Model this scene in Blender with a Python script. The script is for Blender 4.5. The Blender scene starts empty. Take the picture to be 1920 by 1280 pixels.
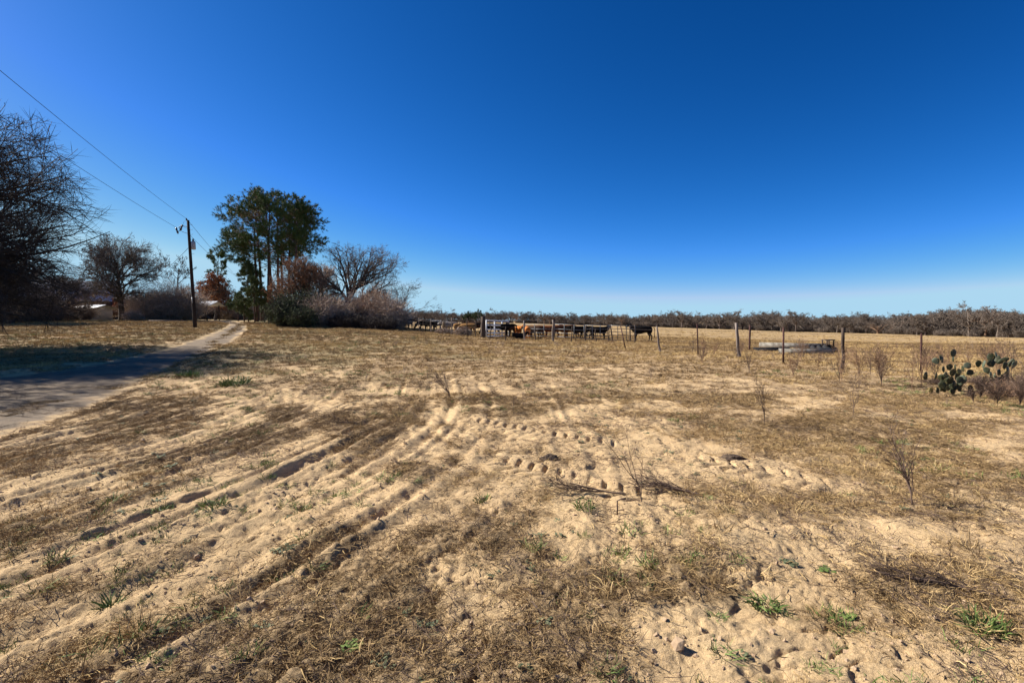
import bpy, bmesh, math, random
import numpy as np
from mathutils import Vector, Matrix, Euler

# ------------------------------------------------------------------ camera, world, sun, exposure
scn = bpy.context.scene
EYE, PITCH, F = 1.6, math.atan(40 / 960), 960.0          # F: focal length in pixels of the 1920 px wide photograph
cam_d = bpy.data.cameras.new('camera'); cam = bpy.data.objects.new('camera', cam_d)
scn.collection.objects.link(cam); scn.camera = cam
cam.location = (0, 0, EYE); cam.rotation_euler = (math.pi / 2 - PITCH, 0, 0)
cam_d.lens = 18; cam_d.sensor_width = 36; cam_d.clip_start = 0.05; cam_d.clip_end = 8000

SUN_EL = math.radians(36)
SUN_DIR = Vector((-0.95 * math.cos(SUN_EL), 0.31 * math.cos(SUN_EL), math.sin(SUN_EL))).normalized()
world = bpy.data.worlds.new('World'); scn.world = world; world.use_nodes = True
wn = world.node_tree.nodes; wl = world.node_tree.links
bg = wn['Background']; sky = wn.new('ShaderNodeTexSky'); sky.sky_type = 'NISHITA'
sky.sun_disc = False; sky.sun_elevation = SUN_EL; sky.sun_rotation = math.atan2(SUN_DIR.x, SUN_DIR.y)
sky.air_density = 0.6; sky.dust_density = 0.3; sky.ozone_density = 10.0; sky.altitude = 300
sp3 = wn.new('ShaderNodeSeparateColor'); cb3 = wn.new('ShaderNodeCombineColor'); wl.new(sky.outputs[0], sp3.inputs[0])
for ch, (pw, kk, cap_) in enumerate([(2.8, .32, 1.93), (1.45, .44, 4.0), (1.3, .50, 5.15)]):        # deeper contrast of a clear, polarised winter sky
    a_ = wn.new('ShaderNodeMath'); a_.operation = 'POWER'; a_.inputs[1].default_value = pw; b_ = wn.new('ShaderNodeMath'); b_.operation = 'MULTIPLY'; b_.inputs[1].default_value = kk
    c_ = wn.new('ShaderNodeMath'); c_.operation = 'MINIMUM'; c_.inputs[1].default_value = cap_; wl.new(sp3.outputs[ch], c_.inputs[0]); wl.new(c_.outputs[0], a_.inputs[0]); wl.new(a_.outputs[0], b_.inputs[0]); wl.new(b_.outputs[0], cb3.inputs[ch])
wl.new(cb3.outputs[0], bg.inputs[0]); bg.inputs[1].default_value = 0.1
sun_d = bpy.data.lights.new('sun', 'SUN'); sun = bpy.data.objects.new('sun', sun_d)
scn.collection.objects.link(sun); sun_d.energy = 5.0; sun_d.angle = math.radians(0.5); sun_d.color = (1.0, 0.95, 0.87)
sun.rotation_euler = SUN_DIR.to_track_quat('Z', 'Y').to_euler(); sun.location = (-40, 20, 40)
scn.view_settings.view_transform = 'Standard'; scn.view_settings.look = 'None'
scn.view_settings.exposure = 1.05; scn.view_settings.gamma = 1.0; scn.view_settings.use_curve_mapping = False
scn.cycles.max_bounces = 5; scn.cycles.diffuse_bounces = 2; scn.cycles.transparent_max_bounces = 4

PI = math.pi
rnd = random.Random(7)
RNG = np.random.default_rng(7)

# ------------------------------------------------------------------ noise
def _hash(i, j, s):
    h = (i.astype(np.int64) * 374761393 + j.astype(np.int64) * 668265263 + s * 1442695041) & 0xffffffff
    h = ((h ^ (h >> 13)) * 1274126177) & 0xffffffff
    return ((h ^ (h >> 16)) & 0xffff) / 65535.0
def vn(x, y, s=0):
    x = np.asarray(x, float); y = np.asarray(y, float)
    i = np.floor(x); j = np.floor(y); u = x - i; v = y - j
    u = u * u * u * (u * (u * 6 - 15) + 10); v = v * v * v * (v * (v * 6 - 15) + 10)
    a = _hash(i, j, s); b = _hash(i + 1, j, s); c = _hash(i, j + 1, s); d = _hash(i + 1, j + 1, s)
    return (a * (1 - u) + b * u) * (1 - v) + (c * (1 - u) + d * u) * v
def fbm(x, y, s=0, octv=3, gain=.5):
    t = 0; a = 1; n = 0
    for k in range(octv):
        cs, sn = math.cos(k * .7 + .3), math.sin(k * .7 + .3)
        t = t + a * vn((x * cs - y * sn) * 2 ** k + 13.7 * k, (x * sn + y * cs) * 2 ** k - 7.1 * k, s + k); n += a; a *= gain
    return t / n
def sstep(a, b, x):
    t = np.clip((x - a) / (b - a), 0, 1); return t * t * (3 - 2 * t)

# ------------------------------------------------------------------ land form
KY = np.log(np.array([8, 15, 25, 40, 60, 100, 180, 300, 600, 3000.]))
COL = {
 -900: [0, 0, .20, .70, 1.55, 1.85, 2.0, 2.0, 2.0, 2.0],
  300: [0, 0, .20, .70, 1.50, 1.80, 1.9, 2.0, 2.0, 2.0],
  480: [0, 0, .20, .62, 1.25, 1.80, 1.9, 2.0, 2.0, 2.0],
  600: [0, 0, .15, .55, 1.15, 1.50, 1.5, 1.4, 1.2, 1.2],
  690: [0, 0, .12, .50, .90, .90, .8, .6, .3, .3],
  780: [0, 0, .10, .35, .48, .40, .2, .1, -.2, -.2],
  900: [0, 0, .05, .22, .20, .10, .0, -.0, -.5, -.5],
 1000: [0, 0, .02, .03, -.05, -.15, -.4, -.6, -1.3, -1.5],
 1200: [0, 0, -.02, -.12, -.34, -.60, -1.2, -2.15, -3.5, -4],
 1500: [0, 0, -.05, -.50, -.95, -1.70, -3.1, -4.6, -5.5, -6],
 1850: [0, 0, -.10, -.57, -1.20, -2.36, -3.9, -4.6, -5.5, -6],
 3000: [0, 0, -.12, -.62, -1.30, -2.60, -4.3, -5.0, -6.0, -6]}
CT = np.array([(k - 960) / F for k in sorted(COL)]); CZ = np.array([COL[k] for k in sorted(COL)])
_gt = np.linspace(CT[0], CT[-1], 400); _gy = np.linspace(KY[0], KY[-1], 200)
_a = np.array([np.interp(_gt, CT, CZ[:, j]) for j in range(len(KY))]).T
GZ = np.array([np.interp(_gy, KY, r) for r in _a])
_k = np.exp(-np.linspace(-2, 2, 11) ** 2); _k /= _k.sum()
for _ in range(2):
    p = np.pad(GZ, ((5, 5), (5, 5)), 'edge')
    p = np.apply_along_axis(lambda r: np.convolve(r, _k, 'valid'), 0, p)
    GZ = np.apply_along_axis(lambda r: np.convolve(r, _k, 'valid'), 1, p)
def base_z(X, Y):
    X = np.asarray(X, float); Y = np.asarray(Y, float)
    Yc = np.maximum(Y, 8.0); t = np.clip(X / Yc, _gt[0], _gt[-1]); ly = np.clip(np.log(Yc), _gy[0], _gy[-1])
    a = (t - _gt[0]) / (_gt[1] - _gt[0]); b = (ly - _gy[0]) / (_gy[1] - _gy[0])
    i = np.clip(a.astype(int), 0, 398); j = np.clip(b.astype(int), 0, 198); a = a - i; b = b - j
    return (GZ[i, j] * (1 - a) + GZ[i + 1, j] * a) * (1 - b) + (GZ[i, j + 1] * (1 - a) + GZ[i + 1, j + 1] * a) * b
cp, sp_ = math.cos(PITCH), math.sin(PITCH)
def ray(px, py):
    a = (px - 960) / F; b = (640 - py) / F
    return np.array([a, cp + b * sp_, -sp_ + b * cp])
def gp(px, py):                      # where the sight line through a photo pixel meets the land
    r = ray(px, py); lo, hi = 0.5, 0.5
    for s in np.geomspace(1, 3000, 400):
        q = r * s
        if EYE + q[2] < base_z(q[0], q[1]): hi = s; break
        lo = s
    else: return float(r[0] * 400), float(r[1] * 400)
    for _ in range(30):
        m = (lo + hi) / 2; q = r * m
        if EYE + q[2] < base_z(q[0], q[1]): hi = m
        else: lo = m
    return float(r[0] * hi), float(r[1] * hi)
def at(px, Y):                       # land point at distance Y on the sight line px
    X = (px - 960) / F * Y
    for _ in range(3): X = (px - 960) / F * (Y * cp + (EYE - float(base_z(X, Y))) * sp_)
    return X, Y
def pt(px, py, Y):                   # point on a sight line at distance Y
    r = ray(px, py); q = r * (Y / r[1]); return Vector((q[0], q[1], q[2] + EYE))

# driveway outline, from photo pixels to land points
road_px = [(-700, 690), (-300, 705), (0, 702), (100, 692), (200, 672), (262, 660), (330, 643), (384, 624), (412, 613), (421, 607), (405, 603), (384, 601),
           (395, 599), (425, 600), (452, 603), (470, 609), (474, 617), (448, 640), (385, 668), (340, 690), (290, 708), (245, 738), (200, 765), (120, 792), (60, 818), (0, 838), (-300, 960), (-900, 1150)]
ROAD = np.array([gp(*p) for p in road_px])
def inside(poly, X, Y):
    c = np.zeros(X.shape, bool); n = len(poly); j = n - 1
    for i in range(n):
        xi, yi = poly[i]; xj, yj = poly[j]
        c ^= ((yi > Y) != (yj > Y)) & (X < (xj - xi) * (Y - yi) / (yj - yi + 1e-12) + xi); j = i
    return c
def edge_dist(poly, X, Y):
    d = np.full(X.shape, 1e9); n = len(poly)
    for i in range(n):
        a = poly[i]; b = poly[(i + 1) % n]; ab = b - a; L = (ab ** 2).sum() + 1e-9
        t = np.clip(((X - a[0]) * ab[0] + (Y - a[1]) * ab[1]) / L, 0, 1)
        d = np.minimum(d, np.hypot(X - a[0] - t * ab[0], Y - a[1] - t * ab[1]))
    return d
def road_sd(X, Y):                   # > 0 inside the driveway, metres from its edge
    X = np.asarray(X, float); Y = np.asarray(Y, float)
    near = (X < -2) & (Y < 90) & (X > -60)
    out = np.full(X.shape, -5.0)
    if near.any():
        x, y = X[near], Y[near]; d = edge_dist(ROAD, x, y); out[near] = np.where(inside(ROAD, x, y), d, -d)
    return out
CL = np.array([gp(*p) for p in [(-300, 830), (0, 772), (110, 745), (235, 715), (330, 689), (385, 660), (415, 632), (443, 616), (452, 608), (430, 604), (400, 602)]])
def centre_d(X, Y):
    d = np.full(np.shape(X), 1e9)
    for a, b in zip(CL[:-1], CL[1:]):
        ab = b - a; t = np.clip(((X - a[0]) * ab[0] + (Y - a[1]) * ab[1]) / (ab ** 2).sum(), 0, 1); d = np.minimum(d, np.hypot(X - a[0] - t * ab[0], Y - a[1] - t * ab[1]))
    return d
def seg_sd(X, Y, a, b):
    ab = np.array(b) - np.array(a); L = np.hypot(*ab); u = ab / L
    s = (X - a[0]) * u[0] + (Y - a[1]) * u[1]; w = (X - a[0]) * -u[1] + (Y - a[1]) * u[0]
    return s, w, L

# fence line used both for the pasture boundary and the fence itself (photo px of each post foot)
posts_px = [(1727, 698, 626, 't'), (1581, 693, 617, 'w'), (1469, 682, 617, 't'), (1386, 672, 607, 'W'), (1309, 668, 611, 't'), (1237, 660, 613, 'w'), (1173, 655, 612, 't')]
FENCE = [gp(p[0], p[1]) for p in posts_px]
_f0 = np.array(FENCE[0]); _f1 = np.array(FENCE[2]); 
fence_poly = [(60.0, 9.0), (FENCE[0][0] + 4.5, FENCE[0][1] - .6)] + FENCE + [at(1037, 37), at(983, 38), at(905, 40), at(847, 46), at(786, 50), at(740, 54), at(700, 75), at(650, 140), at(640, 3000), (4000, 3000), (4000, 9)]
fence_poly = np.array(fence_poly)

TREADS = [((-5.6, 11.6), (-3.0, 9.2)), ((-.75, 8.2), (1.25, 6.5)), ((2.1, 5.9), (3.1, 5.0)), ((-.15, 5.75), (1.25, 4.5))]
PATCH = [  # photo px, py, radius X m, radius Y m, weight of ground cover
 (860, 1180, 1.0, .45, .42), (1080, 1130, .3, .3, .65), (640, 1150, .4, .35, .25), (1830, 1110, .5, .35, .8), (1690, 1080, .3, .25, .5), (1350, 1110, .12, .12, .6),
 (1480, 830, .9, .5, .6), (1560, 800, 1.6, .7, .5), (700, 900, .5, .5, .4), (880, 1020, .7, .35, .4), (1030, 860, .3, .3, .6), (1260, 1060, .2, .4, .4),
 (700, 1260, .5, .2, .4), (60, 1230, .35, .3, .4), (60, 1080, .4, .3, .15), (300, 770, 1.4, 1.2, .22), (700, 800, .8, .6, .12), (1700, 900, .6, .6, .3), (1850, 900, .8, 1.0, .5),
 (1560, 960, .8, .5, .25), (1100, 1230, .2, .15, .5), (930, 900, .4, .3, .3),
 (1250, 860, 1.3, .6, -.45), (1050, 810, 1.1, .8, -.4), (1300, 1180, .6, .5, -.45), (1560, 1230, .6, .2, -.9), (1400, 1000, .8, .5, -.3), (1120, 1000, .3, .5, -.5), (560, 900, 1.0, .8, -.25),
 (330, 1150, .5, .3, -.2), (1250, 1240, .3, .15, -.8), (850, 770, 1.5, .8, -.1), (1650, 990, .6, .3, -.35), (500, 980, .5, .3, -.3)]
PATCH = [(*gp(a, b), rx, ry, w) for a, b, rx, ry, w in PATCH]

def rut(X, Y):
    """wheel ruts: long shallow ridges that sweep in from the lower left and run on away from the camera"""
    p = np.interp(Y, [0, 2, 4, 5, 6, 7, 8, 10, 14, 20], [-2.5, -1.6, -.78, -.42, -.15, .0, .1, .0, -.6, -1.5]); left = sstep(1.0, -1.0, X)
    c = X - p * (.25 + .75 * left) + .12 * (fbm(X * .5, Y * .5, 31, 2) - .5)
    a = 1.0 * (fbm(c * 2.4, Y * .16, 33, 2) - .5) * 2 + .6 * (vn(c * 6.5, Y * .3, 35) - .5) * 2 + .6 * (vn(c * 13, Y * .5, 36) - .5) * 2
    m = (.25 + .75 * sstep(.5, -1.2, X)) * sstep(15, 8, Y) + .5 * np.exp(-((X - 1.05) / .45) ** 2) * sstep(10, 8, Y) + .5 * np.exp(-((X - 2.3) / .4) ** 2) * sstep(5.5, 4, Y)
    return a, np.clip(m, 0, 1), c
_rr = np.random.default_rng(77); RUTS = []; _c = -9.0
while _c < 2.6: RUTS.append((_c, _rr.uniform(.5, 1.0), _rr.uniform(.045, .085), _rr.uniform(0, 50))); _c += _rr.uniform(.20, .52)
def rut_z(X, Y, c):
    z = np.zeros_like(c); near = (Y < 17) & (Y > 0); cc, yy = c[near], Y[near]; o = np.zeros_like(cc)
    for c0, w_, wd, ph in RUTS:
        dlt = cc - c0 - .05 * (vn(yy * .35 + ph, yy * 0 + ph, 3) - .5) * 2; k = np.abs(dlt) < .4
        if not k.any(): continue
        d_, y_ = dlt[k], yy[k]; a_ = w_ * sstep(.28, .55, vn(y_ * .30 + ph, y_ * 0 + ph, 5) + .12); s_ = (1.0 if c0 < -.3 else .6)
        o[k] += s_ * a_ * (-.030 * np.exp(-(d_ / wd) ** 2) + .016 * np.exp(-((np.abs(d_) - wd * 1.9) / (wd * .8)) ** 2)) * (.75 + .5 * vn(y_ * 6, d_ * 6, 9))
    z[near] = o; return z
def cover(X, Y):
    """share of the ground under dry grass, 0..1"""
    X = np.asarray(X, float); Y = np.asarray(Y, float)
    n = .40 * fbm(X * .8, Y * .8, 11, 2) + .33 * fbm(X * 2.6, Y * 2.6, 17, 2) + .27 * fbm(X * 7.5, Y * 7.5, 19, 2)
    b = np.interp(Y, [0, 4, 7, 10, 14, 20, 40], [-.05, -.045, -.02, .035, .12, .20, .28])
    b = b + .07 * sstep(5, 9, X) * sstep(6, 9, Y) - .03 * sstep(-2, -6, X)
    for (x, y, rx, ry, w) in PATCH: b = b + .42 * w * np.exp(-((X - x) / rx) ** 2 - ((Y - y) / ry) ** 2)
    a, m, c = rut(X, Y); nl = .5 * fbm(c * 1.7, Y * .42, 37, 2) + .5 * fbm(c * 5.0, Y * 1.6, 38, 2); ml = sstep(0, -1.5, X) * sstep(12, 8, Y) * .75; b = b + .055 * ml; n = n * (1 - ml) + nl * ml; b = b - .06 * m * a
    for (p, q) in TREADS:
        s, w, L = seg_sd(X, Y, p, q); b = b - .5 * (np.abs(w) < .3) * (s > -.2) * (s < L + .2)
    rs = road_sd(X, Y); b = b - sstep(.15, .7, rs) * .6
    b = b + .62 * sstep(.55, .15, centre_d(X, Y)) * (rs > .2) * sstep(.3, .6, fbm(X * 1.3, Y * 1.3, 88, 2))
    return sstep(.42, .63, n + b)

def detail_z(X, Y):
    d = np.hypot(X, Y); rs = road_sd(X, Y); off = sstep(.35, -.25, rs); far = np.interp(d, [0, 30, 60, 120], [1, 1.2, 1.0, .5])
    z = .11 * (fbm(X * .55, Y * .55, 1, 2) - .5) * (.35 + .65 * off)
    soft = off * far
    lm = 1 - .55 * sstep(0, -2, X) * sstep(14, 8, Y); z = z + .070 * (fbm(X * 1.9, Y * 1.9 * (.4 + .6 * lm), 2, 3) - .5) * soft * lm
    nr = sstep(24, 10, d)
    z = z + .034 * (fbm(X * 6.5, Y * 6.5 * (.5 + .5 * lm), 3, 3) - .5) * soft * nr
    z = z + .024 * (np.abs(2 * fbm(X * 15, Y * 15, 4, 2) - 1) - .3) * .55 * soft * sstep(14, 6, d) * (.5 + sstep(.35, .65, fbm(X * 1.5, Y * 1.5, 77, 2))) + .009 * (vn(X * 42, Y * 42, 44) - .5) * off * sstep(7, 3, d)
    # hoof prints and scuffs: sharp little pits
    rg = 1 - np.abs(2 * fbm(X * 4.2, Y * 4.2, 41, 3) - 1); z = z - .022 * sstep(.86, .99, rg) * off * nr * sstep(.45, .6, fbm(X * 1.2, Y * 1.2, 43, 2))
    a, m, _c = rut(X, Y); z = z + .016 * np.tanh(a * 1.3) * m * off * (.5 + fbm(X * .8, Y * .45, 8, 2)) + rut_z(X, Y, _c) * off * sstep(16, 11, Y) * (.35 + .65 * sstep(2.5, .5, X)) * 1.0
    c = cover(X, Y); z = z + .022 * c * off * (.4 + fbm(X * 4, Y * 4, 9, 2))
    for (p, q) in TREADS:
        s, w, L = seg_sd(X, Y, p, q); s2 = s + .55 * np.abs(w)
        m = sstep(.27, .2, np.abs(w)) * sstep(-.15, .1, s) * sstep(L + .15, L - .1, s)
        if not m.any(): continue
        half = np.where(w > 0, 0.0, .5)
        ph = np.mod(s2 / .185 + half, 1); lug = 1 - 1.3 * np.exp(-((ph - .5) / .13) ** 2) - .35 * np.exp(-(w / .03) ** 2)
        z = z * (1 - .75 * m) + m * (-.024 + .026 * lug * (.55 + 1.1 * sstep(.3, .6, fbm(X * 2.2, Y * 2.2, 14, 2))) + .012 * (fbm(X * 14, Y * 14, 15, 2) - .5))
        z = z + .016 * np.exp(-((np.abs(w) - .3) / .07) ** 2) * sstep(-.15, .1, s) * sstep(L + .15, L - .1, s) * fbm(X * 5, Y * 5, 12, 2) * 1.6
    # driveway: two hollow wheel tracks with a low middle
    z = z - .05 * sstep(0, .5, rs) + .05 * np.exp(-(rs + .25) ** 2 / .05) * .6
    z = z + .05 * (fbm(X * 3.5, Y * 1.0, 6, 3) - .5) * sstep(0, .4, rs) * sstep(30, 15, d)
    return z
def gz(X, Y): return float(base_z(X, Y) + detail_z(np.array([X]), np.array([Y]))[0])
def gzs(X, Y): return base_z(X, Y) + detail_z(X, Y)

# ------------------------------------------------------------------ materials
def col4(c): return (c[0], c[1], c[2], 1)
def mat(name, c1, c2=None, rough=.9, scale=4.0, detail=6, island=False, bump=0, bscale=None, spec=.15, metal=0, c3=None, stretch=None):
    m = bpy.data.materials.new(name); m.use_nodes = True; N = m.node_tree.nodes; L = m.node_tree.links
    b = N['Principled BSDF']; b.inputs['Roughness'].default_value = rough; b.inputs['Specular IOR Level'].default_value = spec; b.inputs['Metallic'].default_value = metal
    if c2 is None: b.inputs['Base Color'].default_value = col4(c1)
    tc = N.new('ShaderNodeTexCoord'); vec = tc.outputs['Object']
    if stretch:
        mp = N.new('ShaderNodeMapping'); mp.inputs['Scale'].default_value = stretch; L.new(vec, mp.inputs[0]); vec = mp.outputs[0]
    if c2 is not None:
        r = N.new('ShaderNodeValToRGB'); r.color_ramp.elements[0].color = col4(c1); r.color_ramp.elements[1].color = col4(c2)
        if c3 is not None: e = r.color_ramp.elements.new(.5); e.color = col4(c3)
        if island:
            g = N.new('ShaderNodeNewGeometry'); oi = N.new('ShaderNodeObjectInfo'); ad = N.new('ShaderNodeMath'); ad.operation = 'MULTIPLY_ADD'
            ad.inputs[1].default_value = .4; L.new(oi.outputs['Random'], ad.inputs[0])
            sc = N.new('ShaderNodeMath'); sc.operation = 'MULTIPLY'; sc.inputs[1].default_value = .7; L.new(g.outputs['Random Per Island'], sc.inputs[0]); L.new(sc.outputs[0], ad.inputs[2])
            L.new(ad.outputs[0], r.inputs[0])
        else:
            n = N.new('ShaderNodeTexNoise'); n.inputs['Scale'].default_value = scale; n.inputs['Detail'].default_value = detail; L.new(vec, n.inputs['Vector'])
            r.color_ramp.elements[0].position = .3; r.color_ramp.elements[-1].position = .7; L.new(n.outputs[0], r.inputs[0])
        L.new(r.outputs[0], b.inputs['Base Color'])
    if bump:
        n2 = N.new('ShaderNodeTexNoise'); n2.inputs['Scale'].default_value = bscale or scale * 3; n2.inputs['Detail'].default_value = 6; L.new(vec, n2.inputs['Vector'])
        bp = N.new('ShaderNodeBump'); bp.inputs['Strength'].default_value = bump; bp.inputs['Distance'].default_value = .02; L.new(n2.outputs[0], bp.inputs['Height']); L.new(bp.outputs[0], b.inputs['Normal'])
    return m
M = dict(
 bark=mat('bark', (.035, .028, .022), (.10, .08, .065), scale=6, bump=.5, stretch=(1, 1, .25)),
 pinebark=mat('pine_bark', (.05, .030, .020), (.14, .085, .06), scale=5, bump=.6, stretch=(1, 1, .3)),
 twig_dark=mat('dark_twig', (.035, .028, .024), (.085, .068, .058), island=True),
 twig=mat('grey_twig', (.13, .092, .07), (.38, .29, .225), island=True),
 twig_mid=mat('brown_grey_twig', (.075, .056, .045), (.23, .175, .14), island=True),
 twig_pale=mat('pale_twig', (.22, .155, .11), (.60, .46, .35), island=True),
 twig_far=mat('far_twig', (.07, .056, .045), (.215, .17, .135), island=True),
 twig_warm=mat('warm_twig', (.12, .072, .045), (.36, .22, .135), island=True),
 needle=mat('pine_needle', (.03, .055, .014), (.12, .17, .04), island=True, rough=.6),
 needle_young=mat('young_pine_needle', (.045, .068, .02), (.14, .165, .05), island=True, rough=.6),  # brighter green needles of the young pines
 rust=mat('rust_leaf', (.15, .05, .02), (.42, .17, .07), island=True),
 tanleaf=mat('tan_leaf', (.13, .08, .035), (.30, .19, .08), island=True),
 juniper=mat('juniper_leaf', (.035, .05, .02), (.12, .14, .06), island=True),
 evergreen=mat('evergreen_leaf', (.03, .042, .02), (.09, .11, .055), island=True),
 dry=mat('dry_blade', (.15, .09, .038), (.58, .41, .20), island=True, c3=(.33, .215, .095)),
 dry_dark=mat('dark_dry_blade', (.08, .048, .022), (.42, .28, .135), island=True, c3=(.20, .128, .058)),
 straw=mat('straw_blade', (.24, .155, .06), (.62, .44, .20), island=True, c3=(.42, .285, .12)),
 green=mat('green_blade', (.045, .075, .018), (.20, .26, .07), island=True, rough=.6),
 rosette=mat('weed_leaf', (.06, .075, .035), (.19, .20, .11), island=True, rough=.6),
 stick=mat('dry_stick', (.05, .032, .024), (.17, .115, .085), island=True),
 wood=mat('weathered_wood', (.10, .075, .06), (.27, .22, .185), scale=10, bump=.6, stretch=(1, 1, .15)),
 wood_dark=mat('dark_weathered_wood', (.035, .024, .018), (.12, .088, .068), scale=10, bump=.6, stretch=(1, 1, .15)),
 polewood=mat('creosote_wood', (.016, .011, .009), (.05, .035, .028), scale=8, bump=.4, stretch=(1, 1, .1)),
 tpost=mat('rusty_t_post', (.035, .02, .018), (.11, .05, .04), scale=9, rough=.75),
 wire=mat('rusty_wire', (.05, .04, .035), (.12, .09, .075), rough=.6),
 cable=mat('cable', (.02, .02, .022), rough=.5),
 galv=mat('galvanised_pipe', (.55, .56, .58), (.74, .75, .76), rough=.55, scale=12, spec=.5),
 pipe=mat('weathered_pipe', (.05, .055, .06), (.15, .155, .16), rough=.5, scale=8, spec=.4),
 concrete=mat('weathered_concrete', (.10, .088, .07), (.28, .255, .215), scale=5, bump=.5, bscale=30),
 rubber=mat('old_rubber', (.012, .012, .014), (.04, .038, .038), rough=.8, scale=10),
 tin=mat('tin_roof', (.26, .27, .285), (.50, .51, .53), rough=.45, scale=1.5, spec=.4, stretch=(1, 1, 1)),
 tin_white=mat('white_tin_roof', (.55, .56, .57), (.75, .76, .77), rough=.45, scale=2, spec=.4),
 barnwood=mat('barn_wood', (.03, .022, .018), (.10, .075, .06), scale=3, stretch=(4, 4, .4)),
 plaster=mat('pale_wall', (.34, .31, .27), (.48, .45, .40), scale=2),
 dark=mat('dark_opening', (.012, .011, .010)),
 white=mat('white_paint', (.62, .63, .64), (.78, .78, .78), scale=4, rough=.4),
 greymetal=mat('grey_metal', (.25, .26, .27), (.38, .39, .40), scale=6, rough=.4, spec=.4),
 porcelain=mat('brown_porcelain', (.05, .03, .025), rough=.25, spec=.5),
 dung=mat('dry_dung', (.04, .028, .02), (.13, .09, .06), scale=30, bump=.8, bscale=60),
 clod=mat('sand_clod', (.30, .20, .12), (.46, .33, .21), scale=20, bump=.5),
)

def pad_mat(name, c1, c2):
    m = mat(name, c1, c2, rough=.55, scale=7, detail=3, spec=.3); N = m.node_tree.nodes; L = m.node_tree.links; b = N['Principled BSDF']
    v = N.new('ShaderNodeTexVoronoi'); v.inputs['Scale'].default_value = 22; tc = N.new('ShaderNodeTexCoord'); L.new(tc.outputs['Object'], v.inputs['Vector'])
    mr = N.new('ShaderNodeMapRange'); mr.inputs[1].default_value = .10; mr.inputs[2].default_value = .16; L.new(v.outputs['Distance'], mr.inputs[0])
    mx = N.new('ShaderNodeMix'); mx.data_type = 'RGBA'; mx.inputs[6].default_value = (.25, .19, .10, 1); src = b.inputs['Base Color'].links[0].from_socket
    L.new(src, mx.inputs[7]); L.new(mr.outputs[0], mx.inputs[0]); L.new(mx.outputs[2], b.inputs['Base Color']); return m
M['pad'] = pad_mat('cactus_pad', (.018, .023, .010), (.048, .053, .023))
M['pad_grey'] = pad_mat('lit_cactus_pad', (.065, .08, .05), (.12, .135, .085))  # sunlight put into the colour: paler copy of the dark pad green
M['pad_yellow'] = pad_mat('yellowing_cactus_pad', (.20, .17, .05), (.33, .27, .09))

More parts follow.
